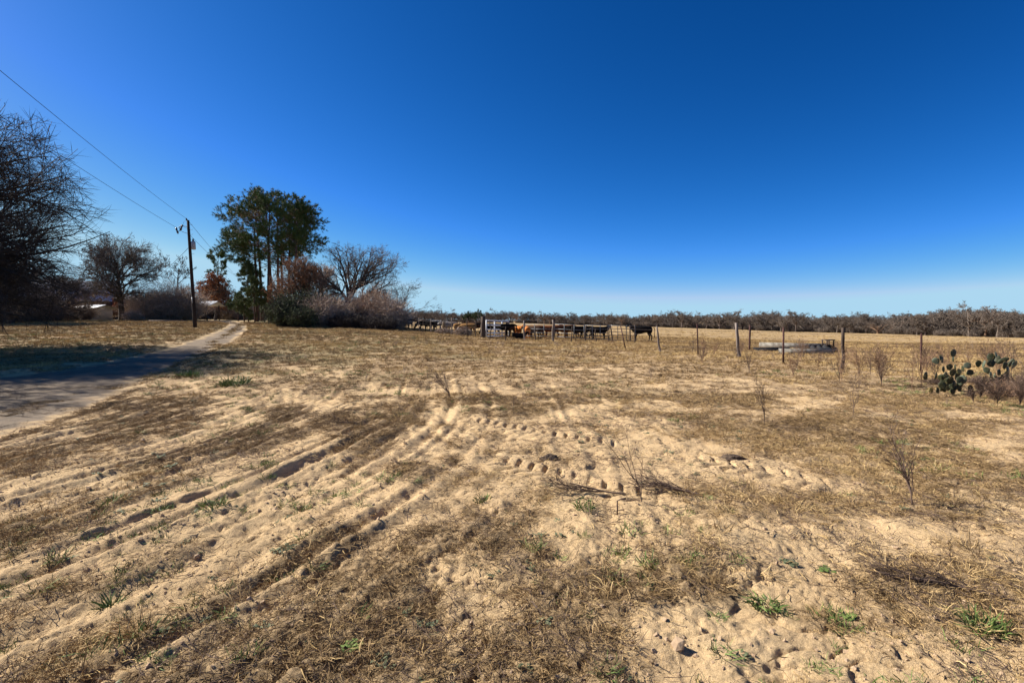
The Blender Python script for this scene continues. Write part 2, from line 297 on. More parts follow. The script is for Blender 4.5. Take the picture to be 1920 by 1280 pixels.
# ground materials: colours and fine relief only, masks from the land itself
def ground_mat(name, kind):
    m = bpy.data.materials.new(name); m.use_nodes = True; N = m.node_tree.nodes; L = m.node_tree.links; b = N['Principled BSDF']
    b.inputs['Roughness'].default_value = .95; b.inputs['Specular IOR Level'].default_value = .08
    geo = N.new('ShaderNodeNewGeometry'); P = geo.outputs['Position']
    at_ = N.new('ShaderNodeAttribute'); at_.attribute_name = 'cover'; sep = N.new('ShaderNodeSeparateColor'); L.new(at_.outputs['Color'], sep.inputs[0])
    def noise(scale, detail=5, rough=.6, stretch=None):
        n = N.new('ShaderNodeTexNoise'); n.inputs['Scale'].default_value = scale; n.inputs['Detail'].default_value = detail; n.inputs['Roughness'].default_value = rough
        if stretch: mp = N.new('ShaderNodeMapping'); mp.inputs['Scale'].default_value = stretch; L.new(P, mp.inputs[0]); L.new(mp.outputs[0], n.inputs['Vector'])
        else: L.new(P, n.inputs['Vector'])
        return n.outputs[0]
    def ramp(src, stops):
        r = N.new('ShaderNodeValToRGB'); e = r.color_ramp.elements
        while len(e) < len(stops): e.new(.5)
        for el, (p_, c_) in zip(e, stops): el.position = p_; el.color = col4(c_)
        L.new(src, r.inputs[0]); return r.outputs[0]
    def mix(f, a, c):
        x = N.new('ShaderNodeMix'); x.data_type = 'RGBA'
        if isinstance(f, float): x.inputs[0].default_value = f
        else: L.new(f, x.inputs[0])
        L.new(a, x.inputs[6]); L.new(c, x.inputs[7]); return x.outputs[2]
    def mrange(src, a, c, lo=0., hi=1.):
        r = N.new('ShaderNodeMapRange'); r.inputs[1].default_value = a; r.inputs[2].default_value = c; r.inputs[3].default_value = lo; r.inputs[4].default_value = hi; L.new(src, r.inputs[0]); return r.outputs[0]
    def mul(a, c):
        x = N.new('ShaderNodeMath'); x.operation = 'MULTIPLY'; L.new(a, x.inputs[0]); L.new(c, x.inputs[1]); return x.outputs[0]
    sand = ramp(noise(1.3, 8, .65), [(.3, (.40, .265, .135)), (.55, (.54, .378, .20)), (.75, (.62, .455, .26))])
    grain = ramp(noise(160, 3, .7), [(.35, (.27, .17, .09)), (.52, (.62, .43, .23)), (.7, (.78, .58, .36))]); sand = mix(.5, sand, grain)
    speck = mrange(noise(46, 4, .75), .61, .70); sand = mix(mul(speck, mrange(noise(3.5, 4), .38, .6)), sand, ramp(noise(90), [(.3, (.09, .06, .04)), (.7, (.22, .15, .09))]))
    thatch = ramp(noise(24, 6, .75, (1, 1, 1)), [(.3, (.09, .058, .032)), (.5, (.21, .14, .075)), (.7, (.36, .25, .135))])
    tf = mrange(noise(13, 5, .7), .30, .62); tmask = mrange(sep.outputs[0], .05, .9)
    tm = N.new('ShaderNodeMath'); tm.operation = 'MULTIPLY'; L.new(tmask, tm.inputs[0]); L.new(tf, tm.inputs[1])
    c = mix(tm.outputs[0], sand, thatch)
    green = ramp(noise(20, 5, .7), [(.3, (.05, .055, .02)), (.7, (.19, .20, .075))])
    c = mix(mul(sep.outputs[1], mrange(noise(9, 5, .7), .35, .6)), c, green)
    if kind == 'road':
        grav = ramp(noise(60, 6, .8), [(.3, (.06, .048, .037)), (.5, (.17, .138, .105)), (.72, (.36, .30, .235))])
        grav2 = ramp(noise(1.6, 8, .75, (1, .6, 1)), [(.35, (.08, .062, .046)), (.5, (.16, .125, .092)), (.65, (.30, .225, .15))]); grav = mix(.5, grav, grav2)
        c = mix(mrange(sep.outputs[2], .1, .7, 0, .92), c, grav); c = mix(mul(tm.outputs[0], mrange(noise(4), .3, .6, .2, .8)), c, thatch)
    if kind == 'pasture':
        straw = ramp(noise(.22, 7, .7, (.5, 1, 1)), [(.3, (.26, .17, .085)), (.5, (.35, .24, .12)), (.66, (.46, .325, .155)), (.8, (.56, .40, .17))])
        tufts = ramp(noise(2.2, 7, .8, (.6, 1, 1)), [(.36, (.12, .078, .042)), (.47, (.34, .23, .11)), (.7, (.46, .33, .165))])
        s2 = mix(.5, straw, tufts); c = mix(mrange(sep.outputs[0], .0, 1, .8, .97), c, s2)
    L.new(c, b.inputs['Base Color'])
    bp1 = N.new('ShaderNodeBump'); bp1.inputs['Strength'].default_value = .9; bp1.inputs['Distance'].default_value = .03
    L.new(noise(28, 8, .72), bp1.inputs['Height'])
    bp2 = N.new('ShaderNodeBump'); bp2.inputs['Strength'].default_value = .55; bp2.inputs['Distance'].default_value = .006; L.new(noise(190, 3, .7), bp2.inputs['Height']); L.new(bp1.outputs[0], bp2.inputs['Normal'])
    L.new(bp2.outputs[0], b.inputs['Normal']); return m

# ------------------------------------------------------------------ mesh helpers
COLL = scn.collection
def mesh_arrays(name, V, quads=None, tris=None, mats=(), qm=None, tm=None, smooth=False):
    V = np.asarray(V, np.float32).reshape(-1, 3); me = bpy.data.meshes.new(name)
    q = np.zeros((0, 4), np.int32) if quads is None else np.asarray(quads, np.int32).reshape(-1, 4)
    t = np.zeros((0, 3), np.int32) if tris is None else np.asarray(tris, np.int32).reshape(-1, 3)
    me.vertices.add(len(V)); me.vertices.foreach_set('co', V.ravel())
    nl = q.size + t.size; me.loops.add(nl); me.loops.foreach_set('vertex_index', np.concatenate([q.ravel(), t.ravel()]))
    me.polygons.add(len(q) + len(t))
    me.polygons.foreach_set('loop_start', np.concatenate([np.arange(len(q)) * 4, len(q) * 4 + np.arange(len(t)) * 3]).astype(np.int32))
    if qm is not None or tm is not None:
        a = np.zeros(len(q), np.int32) if qm is None else np.asarray(qm, np.int32); c = np.zeros(len(t), np.int32) if tm is None else np.asarray(tm, np.int32)
        me.polygons.foreach_set('material_index', np.concatenate([a, c]))
    for m in mats: me.materials.append(m)
    me.update(calc_edges=True); me.validate()
    if smooth: me.shade_smooth()
    return me
def tag(o, label=None, cat=None, group=None, kind=None):
    if label: o['label'] = label
    if cat: o['category'] = cat
    if group: o['group'] = group
    if kind: o['kind'] = kind
    return o
def ob(name, me, parent=None, loc=(0, 0, 0), rot=(0, 0, 0), scale=None, **kw):
    o = bpy.data.objects.new(name, me); COLL.objects.link(o); o.location = loc; o.rotation_euler = rot
    if scale is not None: o.scale = scale if hasattr(scale, '__len__') else (scale,) * 3
    if parent: o.parent = parent
    return tag(o, **kw)
def copy_tree(o, parent=None):
    c = o.copy(); COLL.objects.link(c); c.parent = parent
    for ch in o.children: copy_tree(ch, c)
    return c

class Geo:
    """gathers tubes, ribbons and leaves, then becomes one mesh"""
    def __init__(s): s.V = []; s.Q = []; s.T = []; s.n = 0
    def add(s, V, Q=None, T=None):
        V = np.asarray(V, float).reshape(-1, 3)
        if Q is not None and len(Q): s.Q.append(np.asarray(Q) + s.n)
        if T is not None and len(T): s.T.append(np.asarray(T) + s.n)
        s.V.append(V); s.n += len(V); return s
    def tubes(s, P, R, m=5, cap=False):
        P = np.asarray(P, float); R = np.asarray(R, float)
        if P.ndim == 2: P = P[None]; R = R[None]
        N, K, _ = P.shape
        if N == 0: return s
        T = np.gradient(P, axis=1); T /= np.linalg.norm(T, axis=2, keepdims=True) + 1e-9
        D = P[:, -1] - P[:, 0]; ref = np.zeros((N, 3)); ref[np.arange(N), np.argmin(np.abs(D), axis=1)] = 1
        U = np.cross(T, ref[:, None, :]); U /= np.linalg.norm(U, axis=2, keepdims=True) + 1e-9; W = np.cross(T, U)
        a = np.arange(m) * 2 * PI / m
        ring = P[:, :, None, :] + R[:, :, None, None] * (np.cos(a)[None, None, :, None] * U[:, :, None, :] + np.sin(a)[None, None, :, None] * W[:, :, None, :])
        idx = np.arange(N * K * m).reshape(N, K, m); nx = np.roll(idx, -1, axis=2)
        Q = np.stack([idx[:, :-1], nx[:, :-1], nx[:, 1:], idx[:, 1:]], axis=-1).reshape(-1, 4)
        T_ = None
        V = ring.reshape(-1, 3)
        if cap:
            ce = P[:, [0, -1]].reshape(-1, 3); base = N * K * m; tl = []
            for e, k in ((0, 0), (1, K - 1)):
                c = base + np.arange(N) * 2 + e
                for j in range(m):
                    i0 = idx[:, k, j]; i1 = idx[:, k, (j + 1) % m]
                    tl.append(np.stack([c, i1, i0] if e == 0 else [c, i0, i1], 1))
            T_ = np.concatenate(tl); V = np.concatenate([V, ce])
        return s.add(V, Q, T_)
    def ribbons(s, P, R, rng=None):
        """thin flat twigs / blades ending in a point"""
        P = np.asarray(P, float); R = np.asarray(R, float); N, K, _ = P.shape; rng = rng or RNG
        if N == 0: return s
        D = P[:, -1] - P[:, 0]; side = np.cross(D, rng.normal(size=(N, 3))); side /= np.linalg.norm(side, axis=1, keepdims=True) + 1e-9
        A = P[:, :-1] + side[:, None] * R[:, :-1, None]; B = P[:, :-1] - side[:, None] * R[:, :-1, None]
        V = np.concatenate([A, B, P[:, -1:]], axis=1); per = 2 * (K - 1) + 1; o = (np.arange(N) * per)[:, None]
        Q = []
        for k in range(K - 2): Q.append(o + np.array([[k, k + 1, K - 1 + k + 1, K - 1 + k]]))
        T = o + np.array([[K - 2, per - 1, 2 * (K - 1) - 1]])
        return s.add(V, np.concatenate(Q) if Q else None, T)
    def leaves(s, C, size, rng=None, asp=.6, dirn=None):
        """one small four-cornered leaf at each centre"""
        C = np.asarray(C, float); N = len(C); rng = rng or RNG; size = np.broadcast_to(np.asarray(size, float), (N,))[:, None]
        a = rng.normal(size=(N, 3)); 
        if dirn is not None: a = a * .6 + dirn
        a /= np.linalg.norm(a, axis=1, keepdims=True) + 1e-9; b = np.cross(a, rng.normal(size=(N, 3))); b /= np.linalg.norm(b, axis=1, keepdims=True) + 1e-9
        V = np.stack([C, C + a * size * .5 + b * size * asp * .5, C + a * size, C + a * size * .5 - b * size * asp * .5], 1)
        return s.add(V, np.arange(N * 4).reshape(N, 4))
    def box(s, c, sz, rot=None):
        x, y, z = [v / 2 for v in sz]
        V = np.array([(-x, -y, -z), (x, -y, -z), (x, y, -z), (-x, y, -z), (-x, -y, z), (x, -y, z), (x, y, z), (-x, y, z)])
        if rot is not None: V = V @ np.array(Euler(rot).to_matrix()).T
        return s.add(V + np.array(c), [(0, 3, 2, 1), (4, 5, 6, 7), (0, 1, 5, 4), (1, 2, 6, 5), (2, 3, 7, 6), (3, 0, 4, 7)])
    def mesh(s, name, mats, smooth=False):
        return mesh_arrays(name, np.concatenate(s.V), np.concatenate(s.Q) if s.Q else None, np.concatenate(s.T) if s.T else None, mats if isinstance(mats, (list, tuple)) else [mats], smooth=smooth)

def unit(v): return v / (np.linalg.norm(v, axis=-1, keepdims=True) + 1e-9)
def path(start, d, length, K, wander, trop, rng, late=0.0):
    N = len(start); P = np.zeros((N, K, 3)); P[:, 0] = start; step = (length / (K - 1))[:, None]; d = unit(d)
    for k in range(1, K):
        P[:, k] = P[:, k - 1] + d * step; d = unit(d + rng.normal(size=(N, 3)) * wander + np.array([0, 0, trop + late * k / K]))
    return P
def spawn(P, R, n, rng, tmin=.25, tmax=1.0, ang=(35, 60), lf=.6, K=4, wander=.15, trop=.0, rf=.6, rend=.3, taper_len=.5, late=0.0, lmin=0.0):
    N, K0, _ = P.shape; cnt = n if hasattr(n, '__len__') else np.full(N, n); idx = np.repeat(np.arange(N), cnt); M_ = len(idx)
    t = rng.uniform(tmin, tmax, M_); f = np.clip(t * (K0 - 1), 0, K0 - 1.001); i = f.astype(int); u = (f - i)[:, None]
    start = P[idx, i] * (1 - u) + P[idx, i + 1] * u; tan = unit(P[idx, i + 1] - P[idx, i])
    r0 = (R[idx, i] * (1 - u[:, 0]) + R[idx, i + 1] * u[:, 0]) * rf
    perp = unit(np.cross(tan, rng.normal(size=(M_, 3)))); a = np.radians(rng.uniform(ang[0], ang[1], M_))[:, None]
    d = np.cos(a) * tan + np.sin(a) * perp
    L = np.linalg.norm(np.diff(P, axis=1), axis=2).sum(1)[idx] * lf * (1 - taper_len * t) * rng.uniform(.7, 1.25, M_); L = np.maximum(L, lmin)
    Pn = path(start, d, L, K, wander, trop, rng, late); Rn = r0[:, None] * np.linspace(1, rend, K)[None]
    return Pn, Rn

def bare_tree(rng, H=9, spread=1.0, trunk_r=.25, fork=.3, limbs=9, n=(7, 7, 6), limb_len=.62, ang=(30, 65), trop=(.06, .04, .02), late=(0, 0, 0), twig_r=.010, lean=(0, 0), wander=.16, trunkK=7, lowest=None, minr=None):
    """returns (wood Geo, twig Geo, tip points)"""
    w = Geo(); tw = Geo()
    d0 = np.array([[lean[0], lean[1], 1.0]]); th = H * (fork + .32)
    T = path(np.zeros((1, 3)) - np.array([[0, 0, .15]]), d0, np.array([th]), trunkK, .07, .03, rng); R = trunk_r * np.linspace(1.15, .45, trunkK)[None] ** 1.0
    R[0, 0] *= 1.25; w.tubes(T, R, 8)
    P1, R1 = spawn(T, R, limbs, rng, fork / (fork + .32) if lowest is None else lowest, 1.0, ang, limb_len * H / th * spread, 8, wander, trop[0], .62, .25, .25, late[0])
    w.tubes(P1, R1, 6)
    P2, R2 = spawn(P1, R1, n[0], rng, .22, 1, (25, 60), .52, 6, wander, trop[1], .6, .3, .45, late[1]); w.tubes(P2, R2, 4)
    P3, R3 = spawn(P2, R2, n[1], rng, .15, 1, (20, 60), .55, 4, wander, trop[2], .6, .35, .4, late[2]); mn = minr or twig_r * 1.3
    tw.tubes(P3, np.maximum(R3, mn), 3)
    P4, R4 = spawn(P3, R3, n[2], rng, .1, 1, (20, 60), .6, 3, wander, trop[2], .7, .5, .3, late[2], lmin=.25)
    tw.ribbons(P4, np.maximum(R4 * 0 + twig_r, 0), rng)
    tips = P4[:, -1]
    return w, tw, tips, P4

def tree_obj(name, geo_parts, loc, rotz=0, scale=1.0, **kw):
    root = ob(name, None, loc=loc, rot=(0, 0, rotz), scale=scale, **kw)
    for pn, me in geo_parts: ob(pn, me, root)
    return root

# ------------------------------------------------------------------ ground, driveway, pasture
def rows():
    y = [-60, -35, -20, -12, -7, -4, -2, -.8, 0, .5, .9]; v = 1.2
    while v < 70: y.append(v); v += .0042 * v * (1 + v / 13)
    while v < 3500: y.append(v); v *= 1.045
    return np.array(y + [4200.0])
def cols():
    a = np.linspace(0, 1.12, 410); b = 1.12 + (np.linspace(0, 1, 90)[1:] ** 1.5) * 1.6
    r = np.concatenate([a, b]); return np.concatenate([-r[:0:-1], r])
YR = rows(); TC = cols()
WY = np.where(YR > .8, YR + 1.2, 2.0 + (.8 - YR) * 1.2)
GX = TC[None] * WY[:, None]; GY = np.repeat(YR[:, None], len(TC), 1)
X = GX.ravel(); Y = GY.ravel()
Z = gzs(X, Y)
far_fade = sstep(500, 2500, Y); Z = Z - far_fade * 2
cov = cover(X, Y); rsd = road_sd(X, Y)
rj = rsd - .15 + .9 * (fbm(X * 1.1, Y * 1.1, 51, 3) - .5) + .35 * (vn(X * 6, Y * 6, 52) - .5)
grn = sstep(.52, .72, fbm(X * .35, Y * .35, 61, 3) + .16 * sstep(-3, -9, X) * sstep(12, 20, Y) - .22 * sstep(4, 9, X)) * .55
grn = np.maximum(grn, .75 * sstep(16, 22, Y) * sstep(-12, -17, X) * sstep(.35, .6, fbm(X * .12, Y * .3, 63, 2)) * (rsd < -1))
trackm = sstep(.0, .9, rj) * (.65 + .35 * sstep(.3, .5, fbm(X * .9, Y * .4, 53, 3)))
grn = grn * (.12 + .88 * sstep(9, 17, Y)); C4 = np.stack([cov, grn * (1 - trackm), trackm, np.ones_like(cov)], 1).astype(np.float32)
nr, nc = GX.shape; idx = np.arange(nr * nc).reshape(nr, nc)
Q = np.stack([idx[:-1, :-1], idx[:-1, 1:], idx[1:, 1:], idx[1:, :-1]], -1).reshape(-1, 4)
cx = X[Q].mean(1); cy = Y[Q].mean(1); road_f = rj[Q].mean(1) > .0
past = inside(fence_poly, cx, cy) & ~road_f
def land(name, sel, m, **kw):
    q = Q[sel]; used = np.unique(q); remap = np.zeros(len(X), np.int32); remap[used] = np.arange(len(used))
    me = mesh_arrays(name, np.stack([X, Y, Z], 1)[used], remap[q], None, [m], smooth=True)
    a = me.color_attributes.new('cover', 'FLOAT_COLOR', 'POINT'); a.data.foreach_set('color', C4[used].ravel())
    return ob(name, me, kind='structure', **kw)
land('ground', ~road_f & ~past, ground_mat('sandy_ground', 'ground'))
land('driveway', road_f, ground_mat('gravel_driveway', 'road'))
land('pasture', past, ground_mat('dry_pasture', 'pasture'))

# ------------------------------------------------------------------ scattering of uncountable growth
SRC = {}
def source(name, meshes):
    c = bpy.data.collections.new(name)
    for i, me in enumerate(meshes):
        o = bpy.data.objects.new('%s_%02d' % (name, i), me); c.objects.link(o)
    SRC[name] = c; return c
def scatter(name, coll, P, scale, rotz, idx, tilt=.15, **kw):
    P = np.asarray(P, float); n = len(P); me = bpy.data.meshes.new(name); me.vertices.add(n); me.vertices.foreach_set('co', P.astype(np.float32).ravel())
    a = me.attributes.new('size', 'FLOAT', 'POINT'); a.data.foreach_set('value', np.asarray(scale, np.float32))
    r = np.stack([RNG.normal(size=n) * tilt, RNG.normal(size=n) * tilt, rotz], 1).astype(np.float32)
    a = me.attributes.new('turn', 'FLOAT_VECTOR', 'POINT'); a.data.foreach_set('vector', r.ravel())
    a = me.attributes.new('pick', 'INT', 'POINT'); a.data.foreach_set('value', np.asarray(idx, np.int32))
    g = bpy.data.node_groups.new(name, 'GeometryNodeTree')
    g.interface.new_socket('Geometry', in_out='INPUT', socket_type='NodeSocketGeometry'); g.interface.new_socket('Geometry', in_out='OUTPUT', socket_type='NodeSocketGeometry')
    N = g.nodes; L = g.links; gi = N.new('NodeGroupInput'); go = N.new('NodeGroupOutput'); ip = N.new('GeometryNodeInstanceOnPoints')
    ci = N.new('GeometryNodeCollectionInfo'); ci.inputs[0].default_value = coll; ci.inputs[1].default_value = True; ci.inputs[2].default_value = True
    def attr(nm, ty): q = N.new('GeometryNodeInputNamedAttribute'); q.data_type = ty; q.inputs[0].default_value = nm; return q.outputs[0]
    L.new(gi.outputs[0], ip.inputs['Points']); L.new(ci.outputs[0], ip.inputs['Instance']); ip.inputs['Pick Instance'].default_value = True
    L.new(attr('pick', 'INT'), ip.inputs['Instance Index']); L.new(attr('size', 'FLOAT'), ip.inputs['Scale'])
    er = N.new('FunctionNodeEulerToRotation'); L.new(attr('turn', 'FLOAT_VECTOR'), er.inputs[0]); L.new(er.outputs[0], ip.inputs['Rotation'])
    L.new(ip.outputs[0], go.inputs[0])
    o = ob(name, me, kind='stuff', **kw); md = o.modifiers.new('scatter', 'NODES'); md.node_group = g; return o
def blades(n, L, rad, up, w, rng, curl=.5, K=4):
    a = rng.uniform(0, 2 * PI, n); r = rad * np.sqrt(rng.uniform(0, 1, n)); st = np.stack([np.cos(a) * r, np.sin(a) * r, np.full(n, -.01)], 1)
    b = a + rng.normal(size=n) * 1.2; e = np.radians(rng.uniform(up[0], up[1], n)); d = np.stack([np.cos(b) * np.cos(e), np.sin(b) * np.cos(e), np.sin(e)], 1)
    P = path(st, d, rng.uniform(L[0], L[1], n), K, curl * .5, -curl * .35, rng); lo = P[:, :, 2] < 0.002; P[:, 1:, 2] = np.where(lo[:, 1:], .002 + .012 * rng.uniform(0, 1, lo[:, 1:].shape), P[:, 1:, 2])
    R = np.full((n, K), w) * rng.uniform(.6, 1.3, (n, 1)); return P, R
def tuft(rng, m, n=70, L=(.06, .2), rad=.11, up=(5, 60), w=.0022, curl=.6, K=4): return Geo().ribbons(*blades(n, L, rad, up, w, rng, curl, K), rng=rng).mesh('tuft', m)
r1 = np.random.default_rng(21)
dry_src = source('dry_tufts', [tuft(r1, M['dry'], 70, (.04, .15), .15, (0, 22), .0017, .9) for _ in range(4)] + [tuft(r1, M['dry_dark'], 70, (.04, .15), .15, (0, 22), .0018, .9) for _ in range(4)]
                 + [tuft(r1, M['straw'], 40, (.06, .17), .12, (5, 45), .0018, .7) for _ in range(3)] + [tuft(r1, M['dry'], 30, (.08, .20), .06, (25, 75), .0018, .5) for _ in range(2)])
far_src = source('far_tufts', [tuft(r1, M['dry'], 34, (.08, .2), .16, (8, 55), .0055, .7, 3) for _ in range(3)] + [tuft(r1, M['dry_dark'], 34, (.08, .2), .16, (5, 50), .006, .7, 3) for _ in range(3)]
                 + [tuft(r1, M['straw'], 36, (.08, .24), .16, (15, 70), .0055, .7, 3) for _ in range(3)])
grn_src = source('green_tufts', [tuft(r1, M['green'], 45, (.03, .11), .07, (20, 75), .0022, .6) for _ in range(4)])
def rosette(rng, n=9, L=(.03, .07), wd=.010):
    g = Geo(); a = rng.uniform(0, 2 * PI, n)
    for k in range(n):
        d = np.array([math.cos(a[k]), math.sin(a[k]), rng.uniform(.1, .6)]); l = rng.uniform(*L); s = np.array([-math.sin(a[k]), math.cos(a[k]), 0]) * wd * l / .05; o_ = np.array([rng.normal() * .02, rng.normal() * .02, .0])
        p = [o_, o_ + d * l * .35, o_ + d * l * .75, o_ + d * l + np.array([0, 0, -.35 * l])]
        g.add([p[0], p[1] + s * .6, p[1] - s * .6, p[2] + s, p[2] - s, p[3]], [(1, 2, 4, 3)], [(0, 2, 1), (3, 4, 5)])
    return g
ros_src = source('rosettes', [rosette(r1, 14).mesh('rosette', M['rosette']) for _ in range(4)])
def stick(rng, n=5, L=(.05, .22)):
    st = np.stack([rng.normal(size=n) * .05, rng.normal(size=n) * .05, rng.uniform(.003, .02, n)], 1); a = rng.uniform(0, 2 * PI, n)
    d = np.stack([np.cos(a), np.sin(a), rng.uniform(-.05, .15, n)], 1); P = path(st, d, rng.uniform(*L, n), 5, .25, 0, rng); P[:, :, 2] = np.maximum(P[:, :, 2], .003)
    return Geo().tubes(P, np.full((n, 5), .0022) * np.linspace(1, .4, 5), 3)
stk_src = source('twigs', [stick(r1).mesh('twigs', M['stick']) for _ in range(6)])
def clod(rng):
    bm = bmesh.new(); bmesh.ops.create_icosphere(bm, subdivisions=1, radius=.012)
    for v in bm.verts: v.co = v.co * rng.uniform(.6, 1.3); v.co.z *= .7
    me = bpy.data.meshes.new('clod'); bm.to_mesh(me); bm.free(); me.materials.append(M['clod']); return me
clod_src = source('clods', [clod(r1) for _ in range(5)])
def weed_geo(rng, H=.45, n=3, m=None, spread=35, r=.0028, tips=True):
    g = Geo(); P, R = spawn(np.array([[[0, 0, -.02], [rng.normal() * .03, rng.normal() * .03, H * .45]]]), np.array([[r, r * .8]]), n, rng, .1, .6, (5, spread), 1.6, 6, .12, .05, .9, .4, .1)
    g.tubes(P, R, 3); P2, R2 = spawn(P, R, 6, rng, .25, 1, (20, 50), .45, 4, .15, .05, .7, .5, .3); g.tubes(P2, R2, 3)
    P3, R3 = spawn(P2, R2, 4, rng, .3, 1, (20, 60), .4, 3, .2, 0, .7, .6, .3); g.ribbons(P3, R3 * 0 + r * .45, rng)
    if tips: g.leaves(P3[:, -1], .014, rng, .8)
    return g
weed_src = source('weeds', [weed_geo(r1, .35 + .06 * k, 3).mesh('weed', [M['stick'], M['twig_warm'], M['twig']][k % 3]) for k in range(6)])
farweed_src = source('far_weeds', [weed_geo(r1, .42 + .05 * k, 4, r=.006).mesh('weed', [M['twig'], M['twig_warm'], M['stick']][k % 3]) for k in range(6)])

def region_pts(n, y0, y1, tmax=1.7, power=1.0, seed=0, keep=None):
    r = np.random.default_rng(seed); y = (y0 ** (1 + power) + r.uniform(0, 1, n) * (y1 ** (1 + power) - y0 ** (1 + power))) ** (1 / (1 + power)); x = r.uniform(-tmax, tmax, n) * (y + .8)
    if keep is not None: k = keep(x, y, r); x, y = x[k], y[k]
    return x, y, r
bits_src = source('straw_bits', [tuft(r1, M[['straw', 'dry_dark', 'dry', 'stick'][k % 4]], 12, (.04, .16), .26, (0, 14), .0019, .55, 5) for k in range(8)])
x, y, r = region_pts(13000, 1.6, 13, power=.5, seed=14, keep=lambda x, y, r: (fbm(x * .8, y * .8, 93, 3) > r.uniform(.3, .7, len(x))) & (road_sd(x, y) < .2))
scatter('straw_litter', bits_src, np.stack([x, y, gzs(x, y) + .003], 1), r.uniform(.5, 1.2, len(x)), r.uniform(0, 6.28, len(x)), r.integers(0, 8, len(x)), tilt=.04, label='single dead straws and stems strewn over the open sand', cat='straw litter')
# near and middle dry grass
x, y, r = region_pts(34000, 1.7, 11, power=.6, seed=1, keep=lambda x, y, r: (cover(x, y) > r.uniform(.15, 1.0, len(x))))
darkish = fbm(x * .6, y * .6, 91, 2); pk = np.where(darkish + r.normal(size=len(x)) * .1 > .52, r.integers(4, 8, len(x)), np.where(r.uniform(size=len(x)) < .75, r.integers(0, 4, len(x)), r.integers(8, 13, len(x))))
scatter('dry_grass', dry_src, np.stack([x, y, gzs(x, y) - .004], 1), r.uniform(.4, .95, len(x)), r.uniform(0, 6.28, len(x)), pk, label='low mats of dry brown grass on the near sand', cat='dry grass')
x, y, r = region_pts(88000, 10, 62, power=.35, seed=2, keep=lambda x, y, r: (cover(x, y) > r.uniform(.25, 1.0, len(x))) & ((road_sd(x, y) < .3) | (centre_d(x, y) < .5)))
pk = np.where(fbm(x * .35, y * .6, 92, 3) + r.normal(size=len(x)) * .06 > .455, r.integers(3, 6, len(x)), np.where(r.uniform(size=len(x)) < .5, r.integers(0, 3, len(x)), r.integers(6, 9, len(x))))
scatter('far_dry_grass', far_src, np.stack([x, y, gzs(x, y) - .01], 1), r.uniform(.55, 1.0, len(x)) * np.interp(y, [10, 20, 60], [.65, .95, 1.5]), r.uniform(0, 6.28, len(x)), pk, label='tan and brown dry grass covering the middle ground', cat='dry grass')
x, y, r = region_pts(13000, 60, 210, power=.6, seed=3, keep=lambda x, y, r: inside(fence_poly, x, y) & (fbm(x * .1, y * .1, 71, 2) > r.uniform(.3, .7, len(x))))
scatter('pasture_grass', far_src, np.stack([x, y, gzs(x, y) - .01], 1), r.uniform(1.2, 2.2, len(x)), r.uniform(0, 6.28, len(x)), np.where(r.uniform(size=len(x)) < .3, r.integers(3, 6, len(x)), r.integers(6, 9, len(x))), label='short straw coloured grass tufts over the far pasture', cat='pasture grass')
gm = lambda x, y: fbm(x * .7, y * .7, 95, 3) + .07 * sstep(-1, -5, x)
x, y, r = region_pts(7400, 1.8, 16, power=.7, seed=4, keep=lambda x, y, r: (gm(x, y) > r.uniform(.56, .74, len(x))) & (road_sd(x, y) < -.1))
scatter('green_grass', grn_src, np.stack([x, y, gzs(x, y) - .004], 1), r.uniform(.4, 1.1, len(x)), r.uniform(0, 6.28, len(x)), r.integers(0, 4, len(x)), label='small sparse green grass blades among the dead grass', cat='grass')
x, y, r = region_pts(1500, 16, 45, tmax=1.1, seed=5, keep=lambda x, y, r: (x < -6) & (fbm(x * .25, y * .4, 96, 2) > r.uniform(.4, .7, len(x))) & (road_sd(x, y) < -.2))
scatter('left_green_grass', grn_src, np.stack([x, y, gzs(x, y) - .004], 1), r.uniform(1.2, 2.4, len(x)), r.uniform(0, 6.28, len(x)), r.integers(0, 4, len(x)), label='green tinged grass beyond the driveway on the left', cat='grass')
x, y, r = region_pts(2100, 1.8, 10, power=.5, seed=6, keep=lambda x, y, r: (fbm(x * .9, y * .9, 97, 2) > r.uniform(.45, .75, len(x))) & (road_sd(x, y) < -.1))
scatter('ground_weeds', ros_src, np.stack([x, y, gzs(x, y)], 1), r.uniform(.3, .85, len(x)), r.uniform(0, 6.28, len(x)), r.integers(0, 4, len(x)), label='tiny grey green leafy weeds dotted over the sand', cat='weeds')
x, y, r = region_pts(22000, 1.7, 13, power=.4, seed=8, keep=lambda x, y, r: (fbm(x * 1.1, y * 1.1, 98, 2) + .15 * cover(x, y) > r.uniform(.4, .75, len(x))))
scatter('twig_litter', stk_src, np.stack([x, y, gzs(x, y) + .002], 1), r.uniform(.4, 1.1, len(x)), r.uniform(0, 6.28, len(x)), r.integers(0, 6, len(x)), tilt=.05, label='fine dark twigs and dead stems lying on the sand', cat='twig litter')
x, y, r = region_pts(37000, 1.7, 9, power=.3, seed=9, keep=lambda x, y, r: fbm(x * 1.6, y * 1.6, 99, 3) > r.uniform(.42, .72, len(x)))
scatter('sand_clods', clod_src, np.stack([x, y, gzs(x, y)], 1), r.gamma(2.0, .24, len(x)) + .15, r.uniform(0, 6.28, len(x)), r.integers(0, 5, len(x)), tilt=.6, label='loose crumbs and clods of sand', cat='sand clods')
